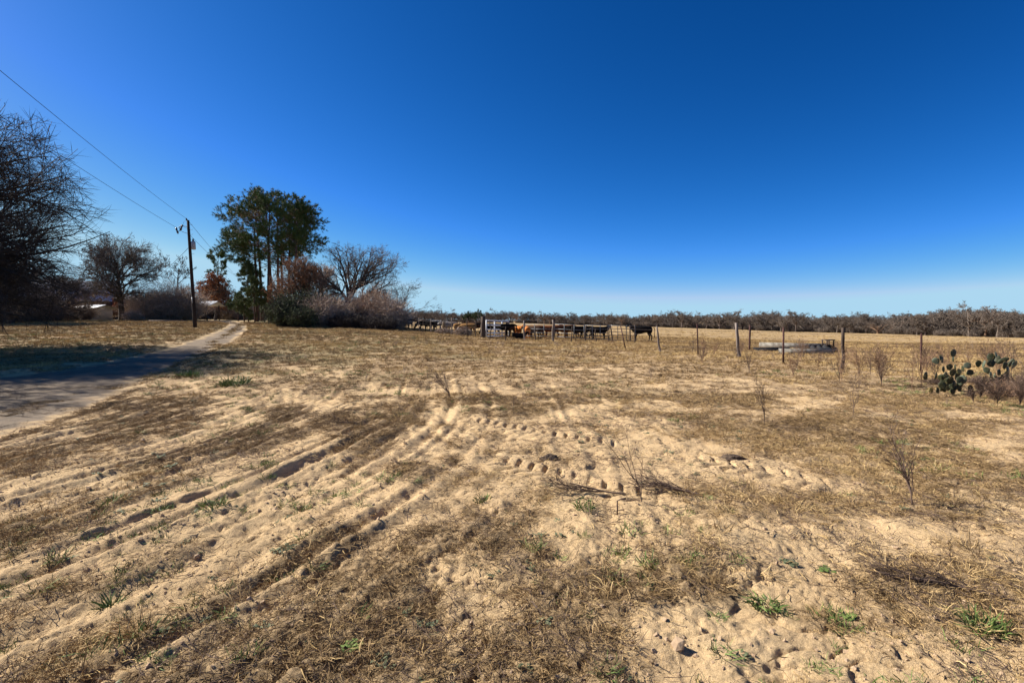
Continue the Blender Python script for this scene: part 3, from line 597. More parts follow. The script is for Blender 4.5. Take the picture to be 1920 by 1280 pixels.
# thin dry weeds standing in the middle distance
x, y, r = region_pts(1000, 9, 42, tmax=1.1, power=.5, seed=10, keep=lambda x, y, r: (fbm(x * .3, y * .3, 94, 2) + .1 * sstep(0, 8, x) > r.uniform(.42, .8, len(x))) & (x > -6 - y * .1))
scatter('standing_weeds', farweed_src, np.stack([x, y, gzs(x, y)], 1), r.uniform(.3, .85, len(x)) * np.interp(y, [9, 30], [.6, 1.1]), r.uniform(0, 6.28, len(x)), r.integers(0, 6, len(x)), label='thin leafless weed stalks standing in the dry grass', cat='weeds')

# ------------------------------------------------------------------ trees of the far treeline
def tree_meshes(seed, wood, twig, m=(7, 7, 6), **kw):
    rng = np.random.default_rng(seed); w, t, tips, P4 = bare_tree(rng, **kw)
    return w.mesh('trunk', wood, smooth=True), t, tips, P4
FAR = []
for k in range(8):
    H = 9.0; rng = np.random.default_rng(100 + k)
    w, t, tips, P4 = bare_tree(rng, H=H, limbs=9 + k % 3, fork=.16 + .05 * (k % 3), trunk_r=.26, n=(6, 6, 7), limb_len=.60 + .04 * (k % 2), ang=(30, 75), trop=(.02, .03, .02), wander=.24, twig_r=.024, minr=.035, spread=1.05)
    if k in (2, 5): t.leaves(tips[rng.uniform(size=len(tips)) < .35], .22, rng)
    FAR.append((w.mesh('trunk', M['bark'], smooth=True), t.mesh('crown', M['twig_far'])))
def far_brush(seed, n=420):
    rng = np.random.default_rng(seed); g = Geo(); a = rng.uniform(0, 2 * PI, n); r = rng.uniform(0, 2.6, n)
    st = np.stack([np.cos(a) * r, np.sin(a) * r, np.zeros(n)], 1); d = np.stack([np.cos(a) * .3, np.sin(a) * .3, np.ones(n)], 1)
    P = path(st, d, rng.uniform(1.2, 3.6, n), 4, .28, .0, rng); g.ribbons(P, np.full((n, 4), .035), rng)
    P2, R2 = spawn(P, np.full((n, 4), .03), 3, rng, .3, 1, (25, 70), .5, 3, .3, .02, .8); g.ribbons(P2, R2 * 0 + .028, rng); return g
BR = [far_brush(200 + k).mesh('brush', M['twig_far']) for k in range(4)]
wood_src = source('woodland_parts', [x for f in FAR[:6] for x in f])   # even: trunks, odd: crowns
brush_src = source('brush_parts', BR)
line = [(560, 420, 603), (700, 430, 603), (780, 420, 603), (900, 380, 604), (1000, 350, 606), (1100, 320, 609), (1200, 290, 612), (1400, 250, 618), (1500, 232, 621), (1600, 206, 624), (1750, 172, 630), (1850, 150, 632), (1950, 136, 636), (2150, 118, 640), (2500, 105, 645)]
LP = np.array([l[0] for l in line], float); LD = np.array([l[1] for l in line], float)
tops = [(560, 580), (740, 580), (800, 578), (870, 584), (940, 580), (1000, 583), (1050, 587), (1140, 586), (1200, 588), (1250, 582), (1330, 588), (1360, 584), (1400, 587), (1430, 582), (1450, 580), (1480, 586), (1540, 588), (1620, 585), (1660, 588), (1700, 585), (1750, 583), (1800, 572), (1850, 569), (1900, 580), (2000, 580), (2200, 570), (2500, 560)]
TP = np.array([t[0] for t in tops], float); TY = np.array([t[1] for t in tops], float)
px = 705.0; k = 0; rr = random.Random(5)
special = {1250: 'bare oak with a pale forked crown rising above its neighbours in the treeline', 1448: 'tallest bare oak in the middle of the treeline behind the leaning fence posts', 1800: 'broad bare oak at the left of the tall grove on the right edge', 1855: 'tallest spreading bare oak of the grove above the prickly pear'}
used_s = set()
while px < 2300:
    d = float(np.interp(px, LP, LD)) * rr.uniform(.98, 1.04); X_, Y_ = at(px, d); zb = float(base_z(X_, Y_)) - .1
    ty = float(np.interp(px, TP, TY)) + rr.uniform(-5.0, 3.5); top = pt(px, ty, d).z; h = max(top - zb, 4.5); s = h / 9.6
    f = FAR[k % 8]; kw = dict(label='bare grey brown oak standing in the long treeline beyond the pasture', cat='tree', group='bare oaks of the far treeline')
    for sx, lb in special.items():
        if abs(px - sx) < 14 and sx not in used_s: kw = dict(label=lb, cat='tree'); used_s.add(sx); s *= 1.08
    t_ = tree_obj('oak_tree', [('trunk', f[0]), ('crown', f[1])], (X_, Y_, zb), rr.uniform(0, 6.28), (s * rr.uniform(1.05, 1.35), s * rr.uniform(1.05, 1.35), s), **kw)
    c_ = t_.children[1]; c_.material_slots[0].link = 'OBJECT'; c_.material_slots[0].material = M[rr.choice(['twig_far', 'twig_far', 'twig_mid', 'twig_dark', 'twig_warm'])]
    px += rr.uniform(.55, 1.0) * 5.0 / d * 960 * 1.0; k += 1
# woodland behind the front row, and brush at its foot
r = np.random.default_rng(31); n = 900; p = r.uniform(600, 2500, n); d = np.interp(p, LP, LD) * r.uniform(1.04, 1.5, n)
XY = np.array([at(a, b) for a, b in zip(p, d)]); Zb = base_z(XY[:, 0], XY[:, 1])
hh = (np.interp(p, LP, LD) * (600 - np.interp(p, TP, TY)) / 960 + EYE) - Zb   # crown tops near the front row's height
sc = np.clip(hh / 9.6 * r.uniform(.76, .98, n), .35, 1.5); rz = r.uniform(0, 6.28, n); ix = r.integers(0, 6, n)
P2 = np.concatenate([np.stack([XY[:, 0], XY[:, 1], Zb - .2], 1)] * 2)
scatter('woodland', wood_src, P2, np.concatenate([sc * 1.1] * 2), np.concatenate([rz] * 2), np.concatenate([ix * 2, ix * 2 + 1]), tilt=0, label='mass of bare oak woods behind the pasture treeline', cat='woodland')
n = 1000; p = r.uniform(640, 2500, n); d = np.interp(p, LP, LD) * r.uniform(.99, 1.2, n); XY = np.array([at(a, b) for a, b in zip(p, d)])
scatter('treeline_brush', brush_src, np.stack([XY[:, 0], XY[:, 1], base_z(XY[:, 0], XY[:, 1]) - .1], 1), r.uniform(.5, .95, n), r.uniform(0, 6.28, n), r.integers(0, 4, n), tilt=0, label='leafless brush filling the foot of the far treeline', cat='brush')
# woods behind the farmstead on the left
n = 260; p = r.uniform(-700, 720, n); d = r.uniform(95, 190, n); XY = np.array([at(a, b) for a, b in zip(p, d)]); ix = r.integers(0, 6, n); rz = r.uniform(0, 6.28, n)
hp = np.interp(p, [-700, 0, 150, 300, 400, 480, 620, 720], [9.0, 9.0, 6, 6.5, 5.5, 6.0, 7, 5]); sc = hp / 9.6 * r.uniform(.7, 1.05, n)
P2 = np.concatenate([np.stack([XY[:, 0], XY[:, 1], base_z(XY[:, 0], XY[:, 1]) - .2], 1)] * 2)
scatter('farmstead_woods', wood_src, P2, np.concatenate([sc] * 2), np.concatenate([rz] * 2), np.concatenate([ix * 2, ix * 2 + 1]), tilt=0, label='mass of bare woods behind the farm buildings on the left', cat='woodland')
n = 420; p = r.uniform(-700, 720, n); d = r.uniform(84, 120, n); XY = np.array([at(a, b) for a, b in zip(p, d)])
scatter('farmstead_brush', brush_src, np.stack([XY[:, 0], XY[:, 1], base_z(XY[:, 0], XY[:, 1]) - .1], 1), r.uniform(.5, 1.1, n), r.uniform(0, 6.28, n), r.integers(0, 4, n), tilt=0, label='leafless brush behind the farm buildings on the left', cat='brush')
# dark evergreen oak in the treeline
rng = np.random.default_rng(61)
for px_, ty, lb in ((893, 577, 'taller dark evergreen oak rising behind the big corner post'), (874, 581, 'lower grey green evergreen oak left of the corner post')):
    d = 250; X_, Y_ = at(px_, d); w, t, tips, P4 = bare_tree(rng, H=8, limbs=9, fork=.15, n=(5, 5, 5), limb_len=.6, twig_r=.02); lf = Geo()
    c = np.concatenate([tips, P4[:, 1], tips + rng.normal(size=tips.shape) * .3]); lf.leaves(c, .42, rng, .8)
    zb = float(base_z(X_, Y_)); s = (pt(px_, ty, d).z - zb) / 8.8
    tree_obj('evergreen_oak', [('trunk', w.mesh('trunk', M['bark'])), ('crown', lf.mesh('crown', M['evergreen']))], (X_, Y_, zb), 0, (s * 1.05, s * 1.05, s), label=lb, cat='tree')

# ------------------------------------------------------------------ tall pines
def pine(seed, H, bias=(0, 0), low=.5, width=.30, nbr=46, needle='needle', trunk_r=.2, ntuft=24, tl=.30, lean=0.0, dens=1.0, dome=None):
    rng = np.random.default_rng(seed); w = Geo(); tw = Geo(); nd = Geo(); K = 12
    T = path(np.array([[0, 0, -.2]]), np.array([[lean, 0, 1.]]), np.array([H * .97]), K, .012, .01, rng); R = trunk_r * np.linspace(1, .22, K)[None]; w.tubes(T, R, 8)
    t = low + (1 - low) * np.sort(rng.uniform(0, 1, nbr)) ** .85; f = t * (K - 1) * .999; i = f.astype(int); u = (f - i)[:, None]; st = T[0, i] * (1 - u) + T[0, i + 1] * u
    a = rng.uniform(0, 2 * PI, nbr) if dome is None else np.where(rng.uniform(size=nbr) < .45, rng.normal(size=nbr) * .9 + (0 if bias[0] > 0 else PI), rng.uniform(0, 2 * PI, nbr)); q = (t - low) / (1 - low)
    dirs = unit(np.stack([np.cos(a), np.sin(a), .10 + .95 * q ** 1.3], 1)); prof = np.where(q < .45, .8 + .45 * q, 1.0 - .75 * ((q - .45) / .55) ** 1.8) * rng.uniform(.6, 1.15, nbr); Ln = H * width * prof
    if dome is not None:
        C_, RR = np.array(dome[:3]), np.array(dome[3:]); Ln = np.full(nbr, .6)
        for _ in range(60): Ln = np.where(((((st + dirs * Ln[:, None]) - C_) / RR) ** 2).sum(1) < .84, Ln + .15, Ln)
        Ln = np.minimum(Ln, 7.5) * rng.uniform(.75, 1.02, nbr)
    P1 = path(st, dirs, Ln, 7, .10, .04, rng); R1 = np.minimum((R[0, i] * .36), .02 + Ln * .011)[:, None] * np.linspace(1, .3, 7); w.tubes(P1, R1, 5)
    n2 = np.clip((Ln * 2.2).astype(int), 3, 13); P2, R2 = spawn(P1, R1, n2, rng, .25, 1, (25, 60), .34 if dome is not None else .38, 4, .18, .06, .6, .5, .3, lmin=.7 if dome is not None else 0); 
    if dome is not None: mk = (((P2[:, -1] - C_) / RR) ** 2).sum(1) < 1.02; P2, R2 = P2[mk], R2[mk]
    tw.tubes(P2, np.maximum(R2, .014), 3)
    P3, R3 = spawn(P2, R2, 4, rng, .2, 1, (25, 60), .6, 3, .2, .08, .7, .5, .2, lmin=.35)
    if dome is not None: mk = (((P3[:, -1] - C_) / RR) ** 2).sum(1) < 1.10; P3, R3 = P3[mk], R3[mk]
    tw.tubes(P3, np.maximum(R3, .010), 3)
    tips = np.concatenate([P2[:, -1], P3[:, -1], P3[:, 1], P1[:, -1]]); dr = np.concatenate([unit(P2[:, -1] - P2[:, -2]), unit(P3[:, -1] - P3[:, -2]), unit(P3[:, 1] - P3[:, 0]), unit(P1[:, -1] - P1[:, -2])])
    patch = sstep(.36, .5, vn(tips[:, 0] * .6 + seed, tips[:, 2] * .6, 7))
    if dome is not None: qq = np.sqrt((((tips - C_) / RR) ** 2).sum(1)); kp = (.12 + .88 * sstep(.50, .78, qq)) * (.58 + .42 * patch)
    else: kp = .45 + .55 * patch
    keep = rng.uniform(size=len(tips)) < dens * kp
    tips, dr = tips[keep], dr[keep]; n = len(tips)
    S = np.repeat(tips, ntuft, 0) - np.repeat(dr, ntuft, 0) * rng.uniform(0, .22, (n * ntuft, 1)); D = unit(np.repeat(dr, ntuft, 0) * .55 + rng.normal(size=(n * ntuft, 3)) * .65)
    L = rng.uniform(.6, 1.1, n * ntuft)[:, None] * tl; nd.ribbons(np.stack([S, S + D * L], 1), np.full((n * ntuft, 2), .017), rng)
    return w.mesh('trunk', M['pinebark'], smooth=True), tw.mesh('branches', M['twig_warm']), nd.mesh('crown', M[needle])
pines = [  # px foot, foot px offset from trunk, distance, top px y, bias x, width, low, label
 (482, 68, 398, -.8, .25, .42, 'left tall pine with long limbs reaching out over the young pines'),
 (491, 72, 352, -.6, .22, .48, 'tall pine second from the left in the grove, high rounded top'),
 (505, 66, 347, -.2, .19, .55, 'highest tall pine of the grove with a thick double looking trunk'),
 (510, 74, 351, -.3, .17, .58, 'slim tall pine just behind the highest one'),
 (523, 69, 356, .2, .16, .55, 'tall pine in the middle of the grove rising through the brown tree'),
 (529, 75, 352, .35, .18, .50, 'straight tall pine right of the middle of the grove'),
 (542, 70, 372, .5, .20, .48, 'leaning tall pine right of centre with dark lower limbs'),
 (552, 66, 398, .8, .23, .40, 'rightmost tall pine with a long dark green limb over the brown tree')]
for k, (px_, d, ty, bx, wd, lo, lb) in enumerate(pines):
    X_, Y_ = at(px_, d); zb = float(base_z(X_, Y_)) ; H = pt(px_, ty, d).z - zb; H *= .90
    DC = pt(511, 437, 70); dome = (DC.x - X_, DC.y - Y_, DC.z - zb, 7.7, 6.5, 6.1)
    parts = pine(300 + k, H, (bx, 0), lo, wd, 30, ntuft=23, tl=.34, dome=dome, trunk_r=.27 - .02 * (k % 3), lean=[.01, 0, 0, .0, .01, 0, .035, .02][k])
    tree_obj('pine_tree', list(zip(('trunk', 'branches', 'crown'), parts)), (X_, Y_, zb), 0, 1, label=lb, cat='pine tree', group='tall pines in the grove')
for k, (px_, d, ty, H0, wd, lo, nb, nk, lb) in enumerate([
    (408, 88, 461, None, .20, .35, 44, 'needle', 'small narrow pine standing alone right of the utility pole'),
    (458, 64, 560, None, .42, .2, 30, 'needle_young', 'lowest bright green young pine beside the driveway bend'),
    (466, 66, 488, None, .18, .3, 40, 'needle_young', 'slender bright green young pine between driveway and grove'),
    (478, 62, 520, None, .22, .35, 34, 'needle_young', 'leaning young pine with a thin dark trunk at the grove edge'),
    (447, 70, 548, None, .30, .3, 34, 'needle_young', 'bushy young pine left of the grove above the driveway'),
    (496, 63, 540, None, .14, .35, 26, 'needle_young', 'green sapling pine among the tall trunks')]):
    X_, Y_ = at(px_, d); zb = float(base_z(X_, Y_)); H = pt(px_, ty, d).z - zb
    parts = pine(330 + k, H, (0, 0), lo, wd, nb, needle=nk, trunk_r=.10, ntuft=26, tl=.28, dens=.95)
    tree_obj('young_pine', list(zip(('trunk', 'branches', 'crown'), parts)), (X_, Y_, zb), k, 1, label=lb, cat='pine tree')

# ------------------------------------------------------------------ bare and brown-leaved trees near the farmstead
def placed_tree(px_, d, ty, seed, label, name='bare_tree', wood='bark', twig='twig', leaf=None, leafn=1, leafs=.16, leafp=1.0, rotz=0, sx=1.0, **kw):
    rng = np.random.default_rng(seed); X_, Y_ = at(px_, d); zb = float(base_z(X_, Y_)); H = pt(px_, ty, d).z - zb
    w, t, tips, P4 = bare_tree(rng, H=10, **kw); allz = P4[:, -1, 2]; s = H / np.quantile(allz, .995)
    parts = [('trunk', w.mesh('trunk', M[wood], smooth=True)), ('crown', t.mesh('crown', M[twig]))]
    if leaf:
        lf = Geo(); c = np.concatenate([tips, P4[:, 1]] + [tips + rng.normal(size=tips.shape) * .25 for _ in range(leafn - 1)]); c = c[rng.uniform(size=len(c)) < leafp * (.3 + .7 * (vn(c[:, 0] * .6, c[:, 2] * .6, seed) > .5))]
        lf.leaves(c, leafs / s, rng, .75); parts.append(('leaves', lf.mesh('leaves', M[leaf])))
    return tree_obj(name, parts, (X_, Y_, zb), rotz, (s * sx, s * sx, s), label=label, cat='tree')
# the big drooping tree whose trunk stands left of the frame and whose shadow falls on the driveway
def crown_tree(seed, X_, Y_, H, rad, rz, cz, label, name='oak_tree', tr=.42, th=.6, n1=30, n=(13, 10, 8), droop=-.08, twig='twig_dark', tw_r=.011, leaf=None, leafs=.12, leafp=.3, ry=None, lowest=.25, lean=.05, minr=.013, elev=(0, 65), wander=.14, leafn=1, limb=.018):
    """a tree whose limbs are grown to fill a rounded crown; H is the height of its top"""
    rng = np.random.default_rng(seed); zb = float(base_z(X_, Y_)); w = Geo(); tw = Geo(); K = 8
    T = path(np.array([[0, 0, -.3]]), np.array([[lean, 0, 1.]]), np.array([H * th]), K, .06, .02, rng); R = np.linspace(tr, tr * .42, K)[None]; R[0, 0] *= 1.2; w.tubes(T, R, 9)
    C_ = np.array([0, 0, cz]); RR = np.array([rad, ry or rad, rz])
    def keep(P, R, k=1.0): q = (((P[:, -1] - C_) / RR) ** 2).sum(1); m = q < k * rng.uniform(.82, 1.08, len(P)) * (.75 + .5 * vn(P[:, -1, 0] * .55 + seed, P[:, -1, 2] * .55 + P[:, -1, 1] * .3, seed)); return P[m], R[m]
    tt = np.sort(rng.uniform(lowest, 1, n1)) * (K - 1.01); i = tt.astype(int); u = (tt - i)[:, None]; st = T[0, i] * (1 - u) + T[0, i + 1] * u
    a = np.arange(n1) * 2.4 + rng.normal(size=n1) * .3; el = np.radians(np.interp(tt / (K - 1), [lowest, 1], elev) + rng.normal(size=n1) * 14); d = np.stack([np.cos(a) * np.cos(el), np.sin(a) * np.cos(el), np.sin(el)], 1)
    Ln = np.ones(n1) * .8
    for _ in range(70): Ln = np.where(((((st + d * Ln[:, None]) - C_) / RR) ** 2).sum(1) < 1, Ln + .12, Ln)
    P1 = path(st, d, Ln * .92, 10, wander * .85, .02, rng, droop); R1 = np.minimum(R[0, i] * .48, .03 + Ln * limb)[:, None] * np.linspace(1, .10, 10); w.tubes(P1, R1, 6)
    P2, R2 = keep(*spawn(P1, R1, n[0], rng, .15, 1, (20, 62), .5, 7, wander * 1.1, .0, .6, .3, .3, droop)); w.tubes(P2, R2, 4)
    P3, R3 = keep(*spawn(P2, R2, n[1], rng, .1, 1, (18, 58), .55, 5, wander * 1.1, .0, .6, .4, .3, droop * .4)); tw.tubes(P3, np.maximum(R3, minr), 3)
    P4, R4 = keep(*spawn(P3, R3, n[2], rng, .1, 1, (18, 55), .6, 3, wander, .02, .8, .5, .2, .02, lmin=.35), 1.06); tw.ribbons(P4, np.full(R4.shape, tw_r), rng)
    parts = [('trunk', w.mesh('trunk', M['bark'], smooth=True)), ('crown', tw.mesh('crown', M[twig]))]
    if leaf:
        c = np.concatenate([P4[:, -1], P4[:, 1]] + [P4[:, -1] + rng.normal(size=(len(P4), 3)) * .2 for _ in range(leafn - 1)]); c = c[rng.uniform(size=len(c)) < leafp * (.3 + 1.0 * (vn(c[:, 0] * .7, c[:, 2] * .7, seed) > .5))]; parts.append(('leaves', Geo().leaves(c, leafs, rng, .75).mesh('leaves', M[leaf])))
    return tree_obj(name, parts, (X_, Y_, zb), 0, 1, label=label, cat='tree')
def crown_at(px_, d, ty, wpx, seed, label, low=.12, **kw):
    X_, Y_ = at(px_, d); H = pt(px_, ty, d).z - float(base_z(X_, Y_)); cz = H * (1 + low) / 2; return crown_tree(seed, X_, Y_, H, wpx / F * d / 2, H - cz, cz, label, **kw)
crown_tree(411, -27.0, 21.8, 12.6, 8.6, 7.3, 5.9, 'large dark bare tree reaching in from the left edge with drooping twigs', name='drooping_tree', n1=56, n=(14, 11, 8), droop=-.11, tw_r=.008, minr=.010, tr=.46, limb=.011, elev=(0, 72))
crown_tree(412, -20.5, 12.5, 9.5, 4.6, 4.4, 5.2, 'bare tree just outside the left edge whose shadow streaks the driveway', name='drooping_tree', n1=16, n=(9, 7, 5), tw_r=.008, minr=.009, tr=.3)
crown_at(228, 66, 434, 166, 420, 'spreading bare oak with a thick dark trunk left of the utility pole', n1=40, n=(11, 9, 8), twig='twig_mid', leaf='evergreen', leafs=.12, leafp=.28, tr=.36, th=.55, droop=-.05, tw_r=.013, minr=.015, wander=.18, low=.22)
crown_at(566, 57, 472, 118, 424, 'dense brown tree with clinging dead leaves in front of the pines', n1=26, n=(9, 8, 7), twig='twig_warm', leaf='rust', leafs=.15, leafp=.2, tr=.24, th=.6, droop=-.02, tw_r=.012, minr=.014, low=.02, elev=(25, 75))
crown_at(600, 60, 484, 84, 431, 'greyish bare tree pressed against the brown leaved one', n1=22, n=(9, 8, 7), twig='twig_pale', tr=.2, th=.6, droop=-.02, tw_r=.011, minr=.013, low=.02, elev=(25, 75))
crown_at(404, 82, 512, 78, 422, 'low rust leaved oak behind the driveway bend', n1=26, n=(8, 7, 6), twig='twig_warm', leaf='rust', leafs=.22, leafp=.75, tr=.26, tw_r=.015, low=.15, leafn=2)
crown_at(20, 52, 462, 190, 430, 'dark bare tree with a curved trunk standing behind the drooping twigs', n1=40, n=(9, 8, 7), tr=.34, lean=-.12, twig='twig_mid', tw_r=.012, low=.0, elev=(-10, 65))
crown_at(112, 60, 508, 130, 432, 'dark tangled bare tree in front of the barn', n1=28, n=(9, 8, 7), tr=.24, twig='twig_mid', tw_r=.012, low=.0, elev=(-5, 65))
placed_tree(329, 92, 474, 421, 'small bare tree with upswept limbs just left of the pole', twig='twig_dark', fork=.42, limbs=10, n=(5, 5, 5), limb_len=.40, ang=(40, 75), trop=(.08, .05, .02), trunk_r=.16, twig_r=.02, sx=.75)
placed_tree(437, 96, 532, 423, 'thin grey bare tree behind the young pines', twig='twig_mid', fork=.3, limbs=9, n=(5, 5, 6), limb_len=.5, trunk_r=.2, twig_r=.022, sx=.9)
placed_tree(522, 60, 520, 425, 'rust leaved small oak against the pine trunks', 'oak_tree', twig='twig_warm', fork=.12, limbs=12, n=(6, 6, 6), limb_len=.52, trunk_r=.2, twig_r=.017, leaf='rust', leafn=1, leafs=.15, leafp=.5, sx=.62)
placed_tree(645, 60, 453, 427, 'bare fan shaped tree standing above the thicket right of the pines', twig='twig_mid', fork=.22, limbs=16, n=(9, 9, 8), limb_len=.72, ang=(20, 60), trop=(.04, .03, .02), trunk_r=.42, twig_r=.008, minr=.011, sx=1.0, wander=.13, rotz=2)
placed_tree(752, 58, 524, 428, 'small arching bare tree at the right end of the thicket', twig='twig_mid', fork=.08, limbs=14, n=(6, 6, 6), limb_len=.70, ang=(15, 65), trop=(.02, -.01, -.02), late=(-.05, -.03, 0), trunk_r=.14, twig_r=.010, sx=1.0)
placed_tree(715, 62, 542, 429, 'low brown tree with curled dead leaves in the thicket', twig='twig_mid', fork=.1, limbs=14, n=(6, 6, 6), limb_len=.62, trunk_r=.14, twig_r=.015, leaf='rust', leafs=.14, leafp=.25, sx=1.0)
placed_tree(-90, 56, 430, 433, 'dark bare tree beyond the left edge of the farm yard', twig='twig_dark', fork=.2, limbs=13, n=(8, 8, 6), limb_len=.66, trunk_r=.35, twig_r=.017, sx=1.0)
placed_tree(175, 74, 524, 434, 'small tree with yellowish dead leaves beside the shed roof', twig='twig_warm', fork=.15, limbs=12, n=(6, 6, 5), limb_len=.55, trunk_r=.16, twig_r=.018, leaf='tanleaf', leafs=.17, leafp=.35, sx=1.0)
placed_tree(215, 78, 560, 435, 'low orange brown leaved tree left of the oak trunk', twig='twig_warm', fork=.1, limbs=10, n=(5, 5, 5), limb_len=.55, trunk_r=.12, twig_r=.018, leaf='rust', leafs=.2, leafp=.8, sx=1.0)

def shrub(px_, d, ty, wpx, seed, label, m='twig', n=900, leaf=None, leafs=.12, leafp=.5, cat='shrub', name='shrub', tr=.012, dens2=5, arch=-.16):
    rng = np.random.default_rng(seed); X_, Y_ = at(px_, d); zb = float(base_z(X_, Y_)); H = pt(px_, ty, d).z - zb; W = wpx / F * d / 2; g = Geo()
    a = rng.uniform(0, 2 * PI, n); r0 = np.sqrt(rng.uniform(0, 1, n)); st = np.stack([np.cos(a) * r0 * W * .62, np.sin(a) * r0 * W * .5, np.full(n, -.05)], 1)
    top = H * np.sqrt(np.clip(1 - (r0 * .72) ** 2, 0, 1)) * rng.uniform(.45, 1.0, n) * (.8 + .35 * vn(st[:, 0] * .7, st[:, 1] * .7, seed))
    d_ = np.stack([np.cos(a) * .35 * r0, np.sin(a) * .35 * r0, np.ones(n)], 1) + rng.normal(size=(n, 3)) * .22
    P = path(st, d_, top * 1.25, 8, .16, .02, rng, arch); R = np.full((n, 8), tr * 1.3) * np.linspace(1, .5, 8); g.tubes(P, R, 3)
    P2, R2 = spawn(P, R, dens2, rng, .3, 1, (25, 70), .38, 4, .25, -.03, .8, .5, .3, lmin=.3); g.ribbons(P2, R2 * 0 + tr, rng)
    P3, R3 = spawn(P2, R2, 2, rng, .2, 1, (25, 70), .6, 3, .25, -.02, .8, .5, .2, lmin=.2); g.ribbons(P3, R3 * 0 + tr * .8, rng)
    parts = [('branches', g.mesh('branches', M[m]))]
    if leaf:
        c = np.concatenate([P3[:, -1], P3[:, 1], P2[:, 2]]); c = c[rng.uniform(size=len(c)) < leafp]; parts.append(('leaves', Geo().leaves(c, leafs, rng, .7).mesh('leaves', M[leaf])))
    return tree_obj(name, parts, (X_, Y_, zb), 0, 1, label=label, cat=cat)
shrub(560, 52, 548, 100, 500, 'wide dark green juniper bush at the left foot of the thicket', 'twig_dark', 450, 'juniper', .12, .9, dens2=6, name='juniper_bush', cat='bush')
shrub(536, 50, 572, 50, 501, 'small rounded green juniper bush beside the driveway edge', 'twig_dark', 420, 'juniper', .11, .9, name='juniper_bush', cat='bush')
shrub(569, 48.5, 583, 36, 502, 'lowest bright green juniper at the front of the thicket', 'twig_dark', 300, 'juniper', .11, 1.0, name='juniper_bush', cat='bush')
shrub(622, 53, 556, 84, 503, 'pale tangled bramble mound below the fan shaped tree', 'twig_pale', 600)
shrub(600, 51, 570, 60, 506, 'low pale bramble in front of the tangled mound', 'twig_pale', 500)
shrub(665, 56, 560, 84, 504, 'grey brown brush mound in the middle of the thicket', 'twig_pale', 650)
shrub(700, 55, 550, 78, 505, 'brown brush mound with a few dead leaves right of the middle', 'twig_pale', 600, 'rust', .12, .10)
shrub(735, 54, 568, 70, 507, 'rounded brush at the right end of the thicket over the fence', 'twig_pale', 550)
shrub(648, 50.5, 588, 90, 508, 'low dark weeds along the front foot of the thicket', 'twig_dark', 600)
shrub(712, 50.5, 592, 90, 513, 'low dark weeds at the foot of the thicket near the fence', 'twig_dark', 600)
shrub(318, 68, 534, 66, 509, 'largest vine covered mound directly left of the utility pole', 'twig_pale', 650)
shrub(278, 68, 542, 74, 510, 'pale vine covered mound right of the spreading oak trunk', 'twig_pale', 600)
shrub(352, 70, 536, 50, 511, 'vine covered brush behind the utility pole', 'twig_pale', 500)
shrub(250, 63, 582, 34, 512, 'small pale weed clump at the foot of the spreading oak', 'twig_pale', 400)
shrub(140, 64, 566, 80, 514, 'grey brown brush in front of the barn roof', 'twig', 800)
shrub(70, 58, 566, 110, 515, 'dark brush beneath the drooping twigs', 'twig_mid', 800)
shrub(-10, 56, 560, 120, 516, 'dark brush at the far left edge', 'twig_mid', 700)
shrub(195, 76, 568, 40, 517, 'brown brush behind the small shed', 'twig_warm', 500)
shrub(465, 84, 578, 60, 518, 'low brown brush behind the driveway bend', 'twig', 500)
shrub(510, 88, 574, 60, 519, 'low grey brush seen between the pine trunks', 'twig', 500)
shrub(430, 92, 572, 60, 520, 'grey brush right of the rust leaved oak', 'twig', 500)
shrub(832, 47, 618, 40, 521, 'pale dry bush in front of the spotted cattle', 'twig', 300, tr=.009)
shrub(868, 44, 615, 34, 522, 'thin dry bush left of the big corner post', 'twig', 260, tr=.009)

# ------------------------------------------------------------------ farm buildings
def building(px_, d, L, W, wall_h, roof_h, rotz, label, name, wall, roof, open_front=False, overhang=.5, cat='building', skill=0.0):
    X_, Y_ = at(px_, d); zb = float(base_z(X_, Y_)) - .1; root = ob(name, None, loc=(X_, Y_, zb), rot=(0, 0, rotz), label=label, cat=cat)
    if not open_front:
        g = Geo(); g.box((0, 0, wall_h / 2), (L, W, wall_h)); gable = []
        for s in (-1, 1): g.add([(s * L / 2, -W / 2, wall_h), (s * L / 2, W / 2, wall_h), (s * L / 2, 0, wall_h + roof_h)], None, [(0, 1, 2)])
        ob('wall', g.mesh('wall', M[wall]), root)
    else:
        me = Geo().box((0, 0, wall_h / 2), (.14, .14, wall_h)).mesh('post', M['wood_dark'])
        for x_ in np.linspace(-L / 2 + .2, L / 2 - .2, 5):
            for y_ in (-W / 2 + .2, W / 2 - .2): ob('post', me, root, loc=(x_, y_, 0))
    for s in (-1, 1):   # corrugated roof slopes
        n = int(L / .4) + 1; xs = np.linspace(-L / 2 - overhang, L / 2 + overhang, n * 2 + 1); up = .03 * (np.arange(len(xs)) % 2)
        V = []
        for x_, u_ in zip(xs, up):
            V += [(x_, s * (W / 2 + overhang), wall_h - roof_h * overhang / (W / 2) + u_), (x_, 0, wall_h + roof_h + u_), (x_, s * (W / 2 + overhang), wall_h - roof_h * overhang / (W / 2) + u_ - .06), (x_, 0, wall_h + roof_h + u_ - .06)]
        Qd = []
        for k in range(len(xs) - 1):
            o = 4 * k; Qd += [(o, o + 4, o + 5, o + 1), (o + 2, o + 3, o + 7, o + 6), (o, o + 2, o + 6, o + 4)]
        ob('roof', Geo().add(V, Qd).mesh('roof', M[roof]), root)
    return root
b1 = building(112, 84, 15, 11, 3.3, 3.2, math.radians(28), 'large barn with a grey tin roof behind the bare trees on the left', 'barn', 'barnwood', 'tin')
for x_ in (-4.5, 0, 4.5):
    dd = ob('door', Geo().box((x_, -5.53, 1.3), (2.6, .08, 2.6)).mesh('door', M['dark']), b1)
